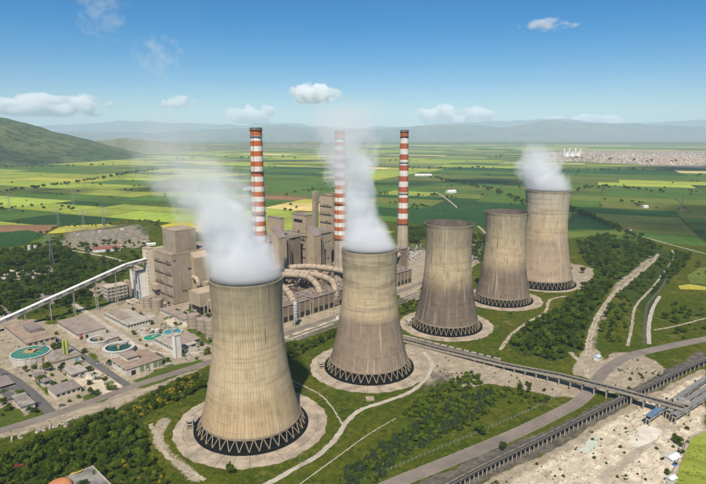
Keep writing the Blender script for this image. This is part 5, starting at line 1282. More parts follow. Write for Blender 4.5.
gable('hut', 119, 247, 6, 6, 6, 'red-roofed cabin adjoining the long relay house', .45); gable('shed', 151, 245.4, 15, 6, 3, 'long pale shed right of the switchyard', .45, M_white, M_white)
gable('farmhouse', 477, 245, 16, 10, 6, 'red-roofed house between the third and fourth towers', .3); gable('farmhouse', 645, 208, 14, 9, 5, 'white farmhouse in the open fields at the right', .2, M_white, M_white)
gable('farmhouse', 628, 231, 12, 8, 4, 'little red-roofed house beside the tree line at the right', .4)
for i, (u, v, lab) in enumerate(((418, 176, 'first pale barn of the distant farm right of the last chimney'), (423, 176, 'second pale barn of the distant farm right of the last chimney'), (428, 176, 'third pale barn of the distant farm right of the last chimney'), (451, 193, 'white barn beside the dark panel field'), (248, 190, 'blue-white barn left of the first chimney'), (252, 189.5, 'right-hand blue-white barn left of the first chimney'))):
    gable('barn', u, v, 34, 16, 6, lab, .2 + .1 * i, M_white, wm('blue_roof', (.25, .38, .5), (.2, .3, .42), .3) if i > 3 else M_white, 'barn', 'pale barns out on the plain')
gan = thing('switch_gantry', 'grey steel gantry standing in the switchyard', 'gantry', (0, 0, 0), .3, 'switchyard gantries')
m1 = MB(); m1.bar((0, 0, 0), (0, 0, 10.5), .45); pm = m1.mesh('post', M_galv); m2 = MB(); m2.bar((-7, 0, 10), (7, 0, 10), .6, .7); bm2 = m2.mesh('beam', M_galv); m3 = MB(); m3.cyl(0, 0, 7.8, 9.6, .28, 8); im = m3.mesh('insulator', M_roof)
for x in (-7, 7): put('post', pm, gan, (x, 0, 0))
put('beam', bm2, gan)
for x in (-4, 0, 4): put('insulator', im, gan, (x, 0, 0))
def dup(root, loc, rz, sc=None):
    r = root.copy(); col.objects.link(r); r.location = loc; r.rotation_euler = (0, 0, rz)
    if sc: r.scale = (sc,) * 3
    for ch in root.children:
        c = ch.copy(); col.objects.link(c); c.parent = r
    return r
gr = random.Random(3); first = True
for j in range(6):
    for i in range(11):
        u = 66 + i * 7.6 + j * .8 + gr.uniform(-.8, .8); v = 246.5 - j * 2.7 - i * .42 + gr.uniform(-.4, .4)
        if not inside([(62, 233), (140, 225), (150, 234), (146, 243), (96, 247), (64, 245)], np.array([u]), np.array([v]))[0]: continue
        x, y = g(u, v)
        if first: gan.location = (x, y, 0); gan.rotation_euler = (0, 0, GRID_ROT); first = False
        else: dup(gan, (x, y, 0), GRID_ROT + (math.pi / 2 if gr.random() < .3 else 0))
# lattice pylons
def pylon_parts(H):
    m = MB(); w0, w1 = 3.2, .6
    cs = [(-1, -1), (1, -1), (1, 1), (-1, 1)]
    lv = [0, .16, .31, .45, .58, .70, .81, .91, 1.0]; wd = lambda q: w0 + (w1 - w0) * min(1, q / .75)
    for a, b in zip(lv, lv[1:]):
        for i in range(4):
            c, d = cs[i], cs[(i+1) % 4]; A, Bq = wd(a), wd(b)
            m.bar((c[0]*A, c[1]*A, a*H), (c[0]*Bq, c[1]*Bq, b*H), .28); m.bar((c[0]*A, c[1]*A, a*H), (d[0]*Bq, d[1]*Bq, b*H), .16); m.bar((d[0]*A, d[1]*A, a*H), (c[0]*Bq, c[1]*Bq, b*H), .16)
    arms = []
    for z, L in ((.66, 8), (.80, 10), (.93, 7)):
        q = MB()
        for sg in (-1, 1): q.bar((0, -.5, z*H), (sg*L, 0, z*H + .4), .25); q.bar((0, .5, z*H), (sg*L, 0, z*H + .4), .25); q.bar((0, 0, z*H + 2.2), (sg*L, 0, z*H + .4), .2); q.cyl(sg*(L - .3), 0, z*H - 2.2, z*H + .3, .18, 6)
        arms.append(q.mesh('cross_arm', M_galv))
    return m.mesh('lattice', M_galv), arms
plat, parms = pylon_parts(46)
for u, v, lab in ((59, 228, 'lattice pylon at the left of the fields behind the switchyard'), (84, 229.5, 'lattice pylon standing in the yellow field before the switchyard'), (104, 227.5, 'lattice pylon in the middle of the fields behind the switchyard'), (74, 207, 'farther lattice pylon out in the left fields'), (85, 193, 'farthest lattice pylon by the left hedge line'), (10, 212, 'lattice pylon near the left edge of the fields'), (681, 214, 'lattice pylon alone in the right-hand fields'), (52, 264, 'lattice pylon rising from the wood beyond the conveyor')):
    o = thing('pylon', lab, 'pylon', (*g(u, v), 0), .5, 'power line pylons'); put('lattice', plat, o)
    for a in parms: put('cross_arm', a, o)
for u, lab in ((30, 'left one of two pale silos beyond the wood'), (36, 'right one of two pale silos beyond the wood')):
    o = thing('silo', lab, 'silo', (*g(u, 253), 0), 0, 'pale silos beyond the wood'); MB().lathe([(3, 0), (3, 12.4)], 18).build('shell', M_ringc, o, smooth=True); MB().lathe([(3.1, 12.4), (1, 13.6), (0, 13.8)], 18).build('roof', M_conc, o)
# ------------------------------------------------------------------ car park behind the towers
bodies = []
for k, c3 in enumerate(((.5, .5, .5), (.06, .07, .09), (.35, .04, .035), (.05, .10, .24), (.30, .31, .32), (.6, .6, .58))):
    mt = wm('car_paint_%d' % k, c3, tuple(x * .9 for x in c3), .5, rough=.3, spec=.5)
    m = MB(); m.prism([(-2.1, -.85), (2.1, -.85), (2.1, .85), (-2.1, .85)], .3, .85); bodies.append(m.mesh('body', mt))
m = MB(); m.add([(-1.4, -.8, .86), (.9, -.8, .86), (.9, .8, .86), (-1.4, .8, .86), (-1.0, -.65, 1.42), (.3, -.65, 1.42), (.3, .65, 1.42), (-1.0, .65, 1.42)], [(4,5,6,7),(0,1,5,4),(1,2,6,5),(2,3,7,6),(3,0,4,7)]); cabm = m.mesh('cabin', M_glass)
m = MB()
m.tube([(0, -.1, 0), (0, .1, 0)], .32, 10); whm = m.mesh('wheel', M_dark)
cr = random.Random(8); nc = 0
for poly, lab, grp, n in (([(406, 246), (424, 244), (424, 256), (412, 262), (405, 258)], 'parked car in the yard right of the last chimney', 'cars in the yard by the last chimney', 90), ([(471, 252), (482, 252), (482, 264), (471, 264)], 'parked car in the yard glimpsed between the third and fourth towers', 'cars between the third and fourth towers', 36)):
    W = [g(*q) for q in poly]; X0, X1 = min(q[0] for q in W), max(q[0] for q in W); Y0, Y1 = min(q[1] for q in W), max(q[1] for q in W); spots = []
    yy = Y0
    while yy < Y1:
        xx = X0
        while xx < X1:
            if inside(W, np.array([xx]), np.array([yy]))[0] and cr.random() < .75: spots.append((xx, yy))
            xx += 3.2
        yy += 8.5
    cr.shuffle(spots)
    for x, y in spots[:n]:
        o = thing('parked_car', lab, 'car', (x, y, 0), math.pi / 2 + cr.uniform(-.1, .1), grp); put('body', cr.choice(bodies), o); put('cabin', cabm, o)
        for q in ((-1.3, -.8), (1.3, -.8), (1.3, .8), (-1.3, .8)): put('wheel', whm, o, (q[0], q[1], .32))
# ------------------------------------------------------------------ viaduct, trestle and covered belts at the right
M_deck = wm('viaduct_concrete', (0.34, 0.30, 0.245), (0.25, 0.22, 0.18), .15, streak=.3)
M_coal = wm('coal_dust', (0.045, 0.042, 0.04), (0.075, 0.068, 0.06), .3)
va = [Vector((*g(396, 339), 1.2)), Vector((*g(440, 349.5, 1.6), 1.6)), Vector((*g(505, 365, 3.5), 3.5)), Vector((*g(560, 375.5, 7), 7)), Vector((*g(620, 390.5, 8), 8)), Vector((*g(684, 408.5, 8), 8))]
vo = thing('viaduct', 'long concrete conveyor viaduct crossing over the curved road', 'bridge', (va[0].x, va[0].y, 0), 0)
loc = [q - Vector((va[0].x, va[0].y, 0)) for q in va]
belt, side = [], 0
for i, (a, b) in enumerate(zip(loc, loc[1:])):
    d = b - a; L = d.length; n = max(1, round(L / 9)); sx = d.cross(Vector((0, 0, 1))).normalized()
    for k in range(n):
        p0, p1 = a + d * (k / n), a + d * ((k + 1) / n) - d.normalized() * .12
        m = MB(); m.bar(p0 - Vector((0, 0, .45)), p1 - Vector((0, 0, .45)), 6.4, .7); m.build('deck_slab', M_deck, vo)
        for sg in (-1, 1): m = MB(); m.bar(p0 + sx * sg * 3.0 + Vector((0, 0, .5)), p1 + sx * sg * 3.0 + Vector((0, 0, .5)), .22, 1.1); m.build('parapet', M_deck, vo)
        if p0.z > 2.6:
            m = MB()
            for sg in (-1, 1): q = p0 + sx * sg * 2.1; m.box(q.x - .45, q.x + .45, q.y - .45, q.y + .45, 0, p0.z - .82)
            q0, q1 = p0 + sx * 3.1, p0 - sx * 3.1; m.bar((q0.x, q0.y, p0.z - 1.15), (q1.x, q1.y, p1.z - 1.15), .9, .65); m.build('pier', M_deck, vo)
    m = MB(); m.bar(a + Vector((0, 0, .9)), b + Vector((0, 0, .9)), 1.5, .25); m.build('belt', M_coal, vo)
    for k in range(n * 2):
        p0 = a + d * (k / n / 2); m = MB(); m.bar(p0 + sx * -1.1 + Vector((0, 0, .55)), p0 + sx * 1.1 + Vector((0, 0, .55)), .35, .7); m.build('belt_frame', M_galv, vo)
# wagons on the low left end
wagm = MB(); wagm.add([(-4, -1.2, .9), (4, -1.2, .9), (4, 1.2, .9), (-4, 1.2, .9), (-4.3, -1.5, 2.6), (4.3, -1.5, 2.6), (4.3, 1.5, 2.6), (-4.3, 1.5, 2.6)], [(3,2,1,0),(4,5,6,7),(0,1,5,4),(1,2,6,5),(2,3,7,6),(3,0,4,7)])
wag_me = wagm.mesh('hopper_body', M_deck); und = MB().box(-3.6, 3.6, -.9, .9, .45, .88).mesh('underframe', M_dkst); wgw = MB(); wgw.tube([(0, -.1, 0), (0, .1, 0)], .45, 10); wgw = wgw.mesh('wheel', M_dark)
for k in range(13):
    u, v = 407 + k * 7.4, 341.2 + k * 1.86; u2, v2 = u + 1, v + .25; x, y = g(u, v - 1.2); x2, y2 = g(u2, v2 - 1.2)
    o = thing('hopper_wagon', ['leftmost', 'second', 'third', 'fourth', 'fifth', 'sixth', 'seventh', 'eighth', 'ninth', 'tenth', 'eleventh', 'twelfth', 'last'][k] + ' pale hopper wagon from the left in the line below the third tower', 'wagon', (x, y, 1.4), math.atan2(y2 - y, x2 - x), 'hopper wagons in line below the third tower')
    put('hopper_body', wag_me, o); put('underframe', und, o)
    for q in ((-2.6, -.8), (2.6, -.8), (2.6, .8), (-2.6, .8)): put('wheel', wgw, o, (q[0], q[1], .45))
# dark coal trestle
ta = [Vector((*g(424, 497, 5), 5)), Vector((*g(480, 467, 5), 5)), Vector((*g(540, 438, 5), 5)), Vector((*g(600, 408, 5), 5)), Vector((*g(650, 384, 5), 5)), Vector((*g(706, 358, 5), 5)), Vector((*g(780, 325, 5), 5))]
to = thing('coal_trestle', 'long black coal conveyor trestle running beside the curved road under the viaduct', 'conveyor', (ta[0].x, ta[0].y, 0), 0)
loc = [q - Vector((ta[0].x, ta[0].y, 0)) for q in ta]; tc = [Vector(q) for q in spline([tuple(q) for q in loc], 7)]
for a, b in zip(tc, tc[1:]):
    d = b - a; sx = d.cross(Vector((0, 0, 1))).normalized(); e = d.normalized() * .1
    m = MB(); m.bar(a - Vector((0, 0, .5)), b - e - Vector((0, 0, .5)), 4.6, .5); m.build('deck_slab', M_coal, to)
    m = MB(); m.bar(a + Vector((0, 0, .45)), b - e + Vector((0, 0, .45)), 1.4, .5); m.build('belt_cover', wm('dusty_belt_cover', (.16, .145, .125), (.09, .08, .07), .3), to)
    m = MB(); m.bar(a + sx * 2.2 + Vector((0, 0, .7)), b - e + sx * 2.2 + Vector((0, 0, .7)), .15, .2); m.build('rail', M_deck, to)
    for f in (0, .5):
        p = a + d * f; m = MB()
        for sg in (-1, 1): q = p + sx * sg * 2.0; m.box(q.x - .3, q.x + .3, q.y - .3, q.y + .3, 0, p.z - .78)
        q0, q1 = p + sx * 2.5, p - sx * 2.5; m.bar((q0.x, q0.y, p.z - 1.0), (q1.x, q1.y, p.z - 1.0), .55, .4); m.build('bent', M_deck, to)
# low retaining wall of sleepers on the far side of the trestle
# pair of covered belts at the right
M_blue = wm('blue_belt_cover', (.10, .19, .29), (.08, .14, .21), .3); M_galg = wm('grey_belt_cover', (.22, .22, .21), (.15, .15, .145), .3)
for (u0, v0, u1, v1, lab, ca) in ((648, 420, 790, 322, 'left one of the covered belt conveyors, with a bright blue end, at the right', M_blue), (668, 414, 790, 338, 'middle covered belt conveyor meeting the viaduct\'s end', M_galg), (674, 418, 790, 346, 'right one of the covered belt conveyors meeting the viaduct\'s end', M_galg)):
    a, b = Vector((*g(u0, v0, 4), 4)), Vector((*g(u1, v1, 4), 4)); d = b - a; n = round(d.length / 7)
    gallery([a, b], 3.0, 2.2, lab, (ca if ca is M_galg else M_galg, M_conc, M_gald, M_gald2), [(a + d * (k / n), 1.5) for k in range(0, n, 3)], 'belt_conveyor')
    if ca is M_blue:
        o = [q for q in col.objects if q.name.startswith('belt_conveyor')][-1]; e = d.normalized(); m = MB(); m.bar(Vector((0, 0, 4 + 2.8)) - e * .5, Vector((0, 0, 4 + 2.8)) + e * 17, 3.9, .5); m.build('blue_cover', M_blue, o)
tr = thing('transfer_house', 'steel transfer station where the viaduct meets the belts', 'structure', (*g(680, 413), 0), R(-30))
for x in (-4, 4):
    for y in (-3, 3): MB().box(x - .3, x + .3, y - .3, y + .3, 0, 8.6).build('column', M_deck, tr)
B(tr, 'platform', -5, 5, -4, 4, 8.6, 9.1, M_deck); B(tr, 'drive_box', -2, 2, -1.6, 1.6, 9.12, 11, M_galv)
m = MB()
for y in (-3.9, 3.9): m.bar((-5, y, 10.1), (5, y, 10.1), .12)
m.build('railing', M_galv, tr)
# small things on the right
gable('pump_hut', 597, 359.5, 5.5, 4, 3.2, 'small white hut beside the curved road at the dirt track\'s foot', .8, M_white, wm('pale_blue_roof', (.45, .55, .58), (.38, .47, .5), .4), group=None)
gable('site_cabin', 672, 460, 8, 5, 2.6, 'white site cabin with a blue bin at the crop field\'s corner', .5, M_white, M_white, group=None)
gable('site_cabin', 671, 481, 5, 3.5, 2.4, 'tiny white cabin at the bottom edge by the crop field', .5, M_white, M_white, group=None)
o = thing('blue_bin', 'small bright blue container in front of the white site cabin', 'container', (*g(675, 465.5), 0), .5); B(o, 'body', -1.2, 1.2, -.8, .8, 0, 1.4, wm('bright_blue', (.05, .22, .6), (.04, .18, .5), .5)); B(o, 'lid', -1.25, 1.25, -.85, .85, 1.4, 1.55, M_dark)
wf = thing('boundary_wall', 'pale low wall along the ripe crop field', 'wall', (*g(690, 437), 0), 0)
a, b = Vector((*g(690, 437), 0)), Vector((*g(664, 490), 0)); d = b - a
for k in range(12): m = MB(); m.bar(d * (k / 12) + Vector((0, 0, .6)), d * ((k + .97) / 12) + Vector((0, 0, .6)), .25, 1.2); m.build('wall_panel', M_conc, wf)
fe = thing('post_fence', 'post and wire fence along the grassy side of the curved road', 'fence', (*g(352, 486), 0), 0)
fp = spline([g(352, 486), g(400, 466), g(450, 445), g(500, 424), g(540, 406), g(562, 394)], 12); bx_, by_ = fp[0]
pme = MB().box(-.09, .09, -.09, .09, 0, 2.0).mesh('post', M_conc)
for q in fp: put('post', pme, fe, (q[0] - bx_, q[1] - by_, 0))
for z in (.6, 1.2, 1.8):
    m = MB()
    for p0, p1 in zip(fp, fp[1:]): m.bar((p0[0] - bx_, p0[1] - by_, z), (p1[0] - bx_, p1[1] - by_, z), .04)
    m.build('wire', M_galv, fe)
# riser houses at the towers' feet, sluice at the second tower
for i, (u, v, lab) in enumerate(((197, 436, 'broken concrete valve house at the left foot of the nearest tower'), (327, 372, 'concrete valve house at the left foot of the second tower'), (412, 329, 'concrete valve house at the left foot of the third tower'), (475.5, 303, 'concrete valve house at the left foot of the fourth tower'))):
    x, y = T_SPEC[i][0], T_SPEC[i][1]; rr_ = T_SPEC[i][3] + 5.6; a = R(188)
    o = thing('valve_house', lab, 'structure', (x + rr_ * math.cos(a), y + rr_ * math.sin(a), .3), a + math.pi, 'valve houses at the tower feet')
    for q, w in ((-2.6, -2.2), (1.4, -2.2), (-2.6, 1.7), (1.4, 1.7)): MB().box(q, q + .6, w, w + .6, 0, 6.2).build('column', M_conc, o)
    B(o, 'slab', -3, 2.4, -2.6, 2.7, 6.21, 6.8, M_conc); B(o, 'cross_beam', -2.8, 2.2, -2.5, -2.22, 3.2, 3.9, M_conc); B(o, 'gate_box', -1.8, 1.2, -1.5, 1.6, .02, 3.0, M_clad3)
x, y = g(370, 399); o = thing('access_ramp', 'short concrete ramp at the front of the second tower\'s apron', 'ramp', (x, y, 0), .1); B(o, 'ramp', -2.6, 2.6, -3, 3.5, .02, .42, M_slab); B(o, 'kerb', -2.9, -2.62, -3, 3.5, .02, .7, M_conc); B(o, 'kerb', 2.62, 2.9, -3, 3.5, .02, .7, M_conc)
# pipes, spoil and scrap along the access road
sr = random.Random(12)
for k, (u, v) in enumerate(((38, 432), (44, 430), (50, 428), (55, 427), (62, 424), (70, 421), (76, 418), (20, 438), (12, 440), (66, 426))):
    o = thing('concrete_block', ['grey concrete block', 'tilted pale slab', 'broken pipe length'][k % 3] + ' dumped on the verge of the access road', 'debris', (*g(u, v), 0), sr.uniform(0, 3), 'debris on the access road verge')
    if k % 3 == 2: MB().tube([(-2.5, 0, .7), (2.5, 0, .7)], .7, 10).build('pipe', M_conc, o); MB().tube([(2.2, 0, .7), (2.6, 0, .7)], .82, 10).build('collar', M_conc, o)
    else: MB().prism([(-2, -1), (1.8, -1.2), (2.1, .9), (-1.7, 1.1)], 0, [.5, .9, 1.3, .8]).build('block', M_conc, o); MB().prism([(-1, -.4), (.6, -.6), (.8, .4), (-.9, .5)], .5, 1.7).build('fragment', M_slab, o)
o = thing('red_van', 'tiny red vehicle half hidden in the lower left thicket', 'van', (*g(19, 466), 0), .4); put('body', MB().box(-2.1, 2.1, -.85, .85, .3, 1.1).mesh('body', wm('dull_red_paint', (.30, .05, .03), (.22, .04, .03), .4)), o, (0, 0, .1), 0, 1.3); put('cabin', cabm, o, (0, 0, .1), 0, 1.3)
for q in ((-1.6, -1), (1.6, -1), (1.6, 1), (-1.6, 1)): put('wheel', whm, o, (q[0], q[1], .4), 0, 1.25)
for u, v, k, lab in ((99, 364, 0, 'white car parked on the works street'), (107, 364.5, 5, 'silver-white car parked by the panel house'), (37, 404, 1, 'black car on the lawn edge near the long cream hut'), (5, 375, 1, 'dark car on the side street at the left edge'), (62, 406, 1, 'dark car parked beside the long cream hut')):
    o = thing('parked_car', lab, 'car', (*g(u, v), .03), .5, 'cars in the works streets'); put('body', bodies[k], o); put('cabin', cabm, o)
    for q in ((-1.3, -.8), (1.3, -.8), (1.3, .8), (-1.3, .8)): put('wheel', whm, o, (q[0], q[1], .32))
for u, v, lab in ((81, 338.5, 'orange-red hopper at the corner of the wide warehouse'), (104, 332, 'orange-red hopper behind the smaller ring tank')):
    o = thing('red_hopper', lab, 'hopper', (*g(u, v + 1), 0)); MB().lathe([(.4, 1.4), (1.3, 3), (1.3, 4.4), (0, 4.5)], 10).build('bin', wm('orange_red', (.6, .09, .02), (.5, .08, .02), .5), o); MB().box(-.9, .9, -.9, .9, 0, 1.38).build('stand', M_dkst, o)
# stacked stores and machinery lying about the yards
yr = random.Random(44); crate = MB().box(-1.2, 1.2, -.9, .9, 0, 1.3).mesh('crate_body', M_beige); crlid = MB().box(-1.25, 1.25, -.95, .95, 1.3, 1.42).mesh('crate_lid', M_roof)
cont = [MB().box(-3, 3, -1.2, 1.2, .1, 2.6).mesh('container_body', mm) for mm in (M_white, M_steel, M_panelg, M_gald2)]; ctop = MB().box(-3.05, 3.05, -1.25, 1.25, 2.6, 2.72).mesh('container_roof', M_conc)
drum = MB(); drum.cyl(0, 0, 0, 2.4, 1.1, 14); drum = drum.mesh('drum_body', M_galv_); dtop = MB(); dtop.lathe([(1.15, 2.4), (.4, 2.8), (0, 2.85)], 14); dtop = dtop.mesh('drum_top', M_conc)
for poly, n, where in (([(64,350),(110,372),(126,386),(100,398),(60,384)], 36, 'in the yard between the huts and works street'), ([(0,340),(30,352),(54,372),(30,384),(0,370)], 28, 'around the big settling tank'), ([(118,358),(160,350),(206,350),(206,358),(140,376)], 34, 'beside the panel house and white tower'), ([(130,318),(165,314),(186,322),(168,336),(140,330)], 32, 'between warehouses and round tanks'), ([(150,300),(190,300),(215,320),(215,340),(180,318)], 34, 'in the yard below the boiler house'), ([(300,318),(345,304),(400,288),(396,296),(340,318),(300,330)], 20, 'along the precipitator road')):
    W = [g(*q) for q in poly]; X0, X1 = min(q[0] for q in W), max(q[0] for q in W); Y0, Y1 = min(q[1] for q in W), max(q[1] for q in W); k = 0
    while k < n:
        x, y = yr.uniform(X0, X1), yr.uniform(Y0, Y1)
        if not inside(W, np.array([x]), np.array([y]))[0]: continue
        k += 1
        if on_road(x, y): continue
        j = yr.choice((0, 0, 1, 2)); nm, ct = (('crate', 'crate'), ('shipping_container', 'container'), ('drum', 'drum'))[j]
        o = thing(nm, ('small beige crate ', 'small site container ', 'upright grey drum ')[j] + where, ct, (x, y, 0), GRID_ROT + yr.choice((0, math.pi / 2, .3)), 'stores lying ' + where)
        if j == 0: put('crate_body', crate, o); put('crate_lid', crlid, o)
        elif j == 1: put('container_body', yr.choice(cont), o); put('container_roof', ctop, o)
        else: put('drum_body', drum, o); put('drum_top', dtop, o)
# boulders, rubble and scrub on the diggings
rk = random.Random(19); bm = bmesh.new(); bmesh.ops.create_icosphere(bm, subdivisions=1, radius=1.0)
for v in bm.verts: v.co *= rk.uniform(.65, 1.15); v.co.z = v.co.z * .6 + .3
rock_me = bpy.data.meshes.new('boulder'); bm.to_mesh(rock_me); bm.free(); rock_me.materials.append(wm('rubble_stone', (.44, .38, .29), (.28, .24, .18), .5))
def scrap_pts(poly, n, h0, h1, sd):
    r = random.Random(sd); W = [g(*q) for q in poly]; X0, X1 = min(q[0] for q in W), max(q[0] for q in W); Y0, Y1 = min(q[1] for q in W), max(q[1] for q in W); out = []
    while len(out) < n:
        x, y = r.uniform(X0, X1), r.uniform(Y0, Y1)
        if not inside(W, np.array([x]), np.array([y]))[0]: continue
        if smooth_noise2(np.array([x / 11]), np.array([y / 11]), sd)[0] < .5 and r.random() < .85: continue
        if not on_road(x, y): out.append((x, y, h0 + (h1 - h0) * r.random() ** 3))
    return out
DIG = [(700, 376), (704, 430), (688, 446), (668, 482), (480, 488), (560, 452), (626, 412)]
for k, (x, y, h) in enumerate(scrap_pts(DIG, 40, .5, 1.3, 4)):
    tag(put('boulder', rock_me, None, (x, y, 0), rk.uniform(0, 6), h), 'pale boulder lying on the bare diggings at the lower right', 'boulder', 'boulders on the diggings')
first_rock = [o for o in col.objects if o.name.split('.')[0] == 'boulder'][0]
scatter('rubble', [(x, y, h * .8) for x, y, h in scrap_pts(DIG, 800, .15, .6, 6)] + [(x, y, h * .8) for x, y, h in scrap_pts([(424, 352), (500, 370), (580, 390), (540, 394), (470, 376), (430, 380)], 500, .15, .6, 7)], first_rock, 'loose rubble strewn over the bare ground', 'rubble')
scatter('scrub', scrap_pts(DIG, 160, .5, 2.0, 11) + scrap_pts([(424, 352), (500, 370), (580, 390), (540, 394), (470, 376), (430, 380)], 70, .4, 1.5, 12) + scrap_pts([(590, 388), (612, 354), (660, 366), (672, 374), (640, 392)], 70, .5, 1.8, 13), crown_of[BU], 'low scrub dotted over the bare ground', 'scrub')
# lamp posts
lp = thing('lamp_post', 'tall street lamp by the works streets and roads', 'lamp post', (*g(60, 420), 0), .7, 'street lamps')
MB().tube([(0, 0, 0), (0, 0, 9), (.3, 0, 9.6), (1.6, 0, 9.9)], [.12, .09, .08, .06], 6).build('pole', M_galv, lp); MB().box(1.4, 2.3, -.16, .16, 9.82, 10.0).build('lamp_head', M_galv, lp)
for u, v in ((100, 402), (150, 383), (190, 371), (30, 334), (88, 356), (112, 373), (300, 332), (330, 322), (614, 374), (640, 372), (664, 384), (560, 470), (300, 470)):
    dup(lp, (*g(u, v), 0), .7)
# ------------------------------------------------------------------ far town and far power station
tm = MB(); tr_ = random.Random(77)
tw_cols = []
for k in range(1500):
    u = tr_.triangular(525, 760, 690); v = 152.5 + 10.5 * tr_.random() ** 1.15 + (4 if u > 640 else 0) * tr_.random() - (u < 600) * tr_.random() * 2
    x, y = g(u, v); w, d_, h = tr_.uniform(8, 17), tr_.uniform(7, 12), tr_.uniform(4, 9); mi = tr_.choice((0, 1, 2, 2)); ca2, sa2 = math.cos(k), math.sin(k)
    pol = [(x + a * ca2 - b * sa2, y + a * sa2 + b * ca2) for a, b in ((-w/2, -d_/2), (w/2, -d_/2), (w/2, d_/2), (-w/2, d_/2))]
    tm.prism(pol, 0, h, mi)
    tm.add([(*pol[0], h + .1), (*pol[1], h + .1), (*pol[2], h + .1), (*pol[3], h + .1), (x, y, h + w * .22)], [(0, 1, 4), (1, 2, 4), (2, 3, 4), (3, 0, 4)], 3)
tag(tm.build('town', [M_white, M_cream, M_beige, wm('town_roof', (.44, .27, .20), (.38, .24, .18), .02)]), 'distant town of pale red-roofed houses below the far mountains', 'town', kind='stuff')
def far_yard(poly, mat):
    m = MB(); m.add([(*g(*q), .3) for q in poly], [tuple(range(len(poly)))]); return tag(m.build('town_ground', mat), kind='structure')
far_yard([(548, 152), (600, 150), (720, 152), (780, 156), (780, 171), (706, 169), (640, 165), (570, 161), (520, 156)], wm('town_earth', (.34, .25, .18), (.20, .18, .11), .003))
for u, h, lab in ((564, 92, 'leftmost thin white stack of the far power station'), (569, 100, 'second thin white stack of the far power station'), (575, 100, 'third thin white stack of the far power station'), (580, 96, 'rightmost thin white stack of the far power station')):
    o = thing('far_chimney', lab, 'chimney', (*g(u, 156), 0), 0, 'stacks of the far power station'); MB().lathe([(9, 0), (6.5, h), (0, h)], 14).build('shaft', M_white, o, smooth=True); MB().lathe([(9, h * .86), (7.6, h * .86), (7.4, h * .96), (6.8, h * .96)], 14).build('band', M_red_roof, o)
for u, lab in ((566.5, 'left squat cooling tower of the far power station'), (572, 'middle squat cooling tower of the far power station'), (577.5, 'right squat cooling tower of the far power station')):
    o = thing('far_cooling_tower', lab, 'cooling tower', (*g(u, 157), 0), 0, 'far cooling towers'); MB().lathe([(hyper(24, 15, 17, 40, 52, z), z) for z in np.linspace(4, 52, 9)], 20).build('shell', M_white, o, smooth=True); MB().lathe([(22, 0), (22, 4)], 20).build('base_ring', M_dark, o)

# ------------------------------------------------------------------ clouds
def cloud(label, dist, u0, u1, v0, v1, dens, seed, depth=.8, thr=.49, flat=True, soft=.22, sc=2.9):
    """a cloud whose middle lies at the given distance; outline read off the site map"""
    uc, vc = (u0 + u1) / 2, (v0 + v1) / 2
    a, b = (uc - 353) / F_PX, -(vc - 242) / F_PX
    d = Vector((a, _c + _s * b, -_s + _c * b)); k = dist / d.y
    cpos = Vector((0, 0, CAM_H)) + d * k
    wx = (u1 - u0) / F_PX * k / 2; wz = (v1 - v0) / F_PX * k / 2; wy = wx * depth
    t = NT('cloud_volume'); o = t.obj()
    ln = t.n('VectorMath', operation='LENGTH'); t.l(o, ln.inputs[0])
    sp = t.n('SeparateXYZ'); t.l(o, sp.inputs[0])
    asp = wz / wx
    nv = t.n('VectorMath', operation='MULTIPLY_ADD'); t.l(o, nv.inputs[0]); nv.inputs[1].default_value = (1, depth, max(asp, .3)); nv.inputs[2].default_value = (seed * 7.3, seed * 3.1, seed)
    n1 = t.noise(nv.outputs[0], sc, 8, .54, .25)
    f = t.math('ADD', t.math('SUBTRACT', .34, t.math('MULTIPLY', t.math('MULTIPLY', ln.outputs['Value'], ln.outputs['Value']), .9)), t.math('MULTIPLY', t.math('SUBTRACT', n1, thr), 3.4))
    f = t.smooth(f, 0.0, soft)
    f = t.math('MULTIPLY', f, t.smooth(ln.outputs['Value'], 1.0, .82))
    if flat: f = t.math('MULTIPLY', f, t.smooth(sp.outputs[2], -.62, -.40))
    vs = t.n('VolumePrincipled'); vs.inputs['Color'].default_value = (1, 1, 1, 1); vs.inputs['Anisotropy'].default_value = -.5
    t.l(t.math('MULTIPLY', f, dens), vs.inputs['Density']); t.l(vs.outputs[0], t.out.inputs['Volume']); t.mat.cycles.volume_step_rate = .25
    bm = bmesh.new(); bmesh.ops.create_icosphere(bm, subdivisions=3, radius=1.0)
    me = bpy.data.meshes.new('cloud'); bm.to_mesh(me); bm.free(); me.materials.append(t.mat)
    ob = put('cloud', me, None, cpos, 0, (wx, wy, wz))
    return tag(ob, label, 'cloud', 'clouds in the sky')
cloud('long low bank of cumulus cloud above the left-hand hill', 46000, -60, 128, 88, 124, .0028, 1, .5)
cloud('tiny white cloud above the plain between the hill and the first chimney', 46000, 158, 200, 94, 112, .0028, 2)
cloud('flat-bottomed cumulus just left of the first chimney\'s top', 46000, 218, 288, 102, 130, .0028, 3)
cloud('bright white cumulus high between the first and second chimneys', 44000, 276, 346, 80, 110, .0032, 4)
cloud('wide cumulus to the right of the third chimney', 46000, 386, 508, 102, 134, .0028, 5, .6)
cloud('broken low cumulus over the far power station at the right', 46000, 522, 636, 112, 136, .0028, 6, .6)
cloud('small thin cloud alone high in the blue at the upper right', 40000, 506, 586, 17, 33, .0011, 7, .6, .49, False, .7)
cloud('faint wisp of cloud at the top edge of the sky', 30000, 66, 140, -20, 50, .0006, 8, .6, .49, False, .9)
cloud('thin torn wisp of cloud high over the nearest steam plume', 30000, 122, 190, 25, 90, .0006, 9, .6, .49, False, .9)

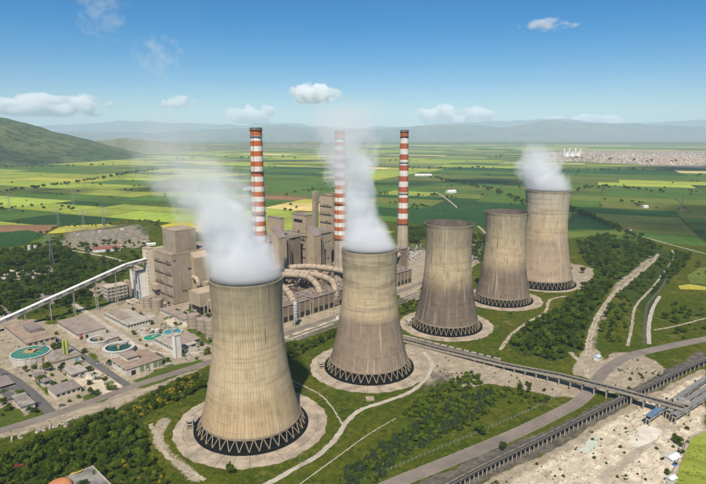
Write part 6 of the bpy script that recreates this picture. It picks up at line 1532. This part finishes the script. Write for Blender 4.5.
# fair-weather cumulus drifting over the plain, above the frame, whose shadows dapple the fields
def cumulus(label, sx, sy, rx, ry, seed, z=1650, rz=.12):
    k_ = z / math.tan(R(SUN_EL)); pos = (sx - k_ * math.sin(R(SUN_AZ + 180)), sy - k_ * math.cos(R(SUN_AZ + 180)), z)
    t = NT('cumulus_volume'); o = t.obj(); ln = t.n('VectorMath', operation='LENGTH'); t.l(o, ln.inputs[0])
    nv = t.n('VectorMath', operation='MULTIPLY_ADD'); t.l(o, nv.inputs[0]); nv.inputs[1].default_value = (1, ry / rx, .3); nv.inputs[2].default_value = (seed * 5.1, seed * 2.3, seed)
    f = t.math('ADD', t.math('SUBTRACT', .40, t.math('MULTIPLY', t.math('MULTIPLY', ln.outputs['Value'], ln.outputs['Value']), .9)), t.math('MULTIPLY', t.math('SUBTRACT', t.noise(nv.outputs[0], 2.4, 4, .55), .49), 2.6))
    f = t.math('MULTIPLY', t.smooth(f, 0, .4), t.smooth(ln.outputs['Value'], 1.0, .85))
    v = t.n('VolumePrincipled'); v.inputs['Color'].default_value = (.995, .995, .995, 1); v.inputs['Anisotropy'].default_value = .2
    t.l(t.math('MULTIPLY', f, .0055), v.inputs['Density']); t.l(v.outputs[0], t.out.inputs['Volume'])
    bm = bmesh.new(); bmesh.ops.create_icosphere(bm, subdivisions=3, radius=1.0); me = bpy.data.meshes.new('cloud'); bm.to_mesh(me); bm.free(); me.materials.append(t.mat)
    return tag(put('cloud', me, None, pos, rz, (rx, ry, 170)), label, 'cloud', 'clouds in the sky')
cumulus('cumulus overhead shading the fields right of the farthest tower', 850, 1250, 620, 330, 2)
cumulus('cumulus overhead shading the fields beyond the last chimney', 420, 2250, 700, 300, 3)
cumulus('cumulus overhead shading the fields left of the first chimney', -900, 1900, 520, 170, 4)
cumulus('cumulus overhead shading the foot of the left-hand hill', -2600, 3700, 800, 420, 5)
cumulus('cumulus overhead shading the far right fields', 2300, 3300, 1200, 420, 6)
cumulus('cumulus overhead shading the plain behind the chimneys', -300, 4300, 1100, 360, 7)

# ------------------------------------------------------------------ haze: the air over the valley
t = NT('valley_air'); vp = t.n('VolumePrincipled'); vp.inputs['Color'].default_value = (.64, .84, 1.0, 1)
vp.inputs['Density'].default_value = 4.2e-5; vp.inputs['Anisotropy'].default_value = -.25
t.l(vp.outputs[0], t.out.inputs['Volume'])
hz_ob = MB().box(-45000, 45000, -3000, 39500, -8, 1300).build('haze', t.mat)
tag(hz_ob, 'pale even haze over the whole valley', 'haze', kind='stuff')
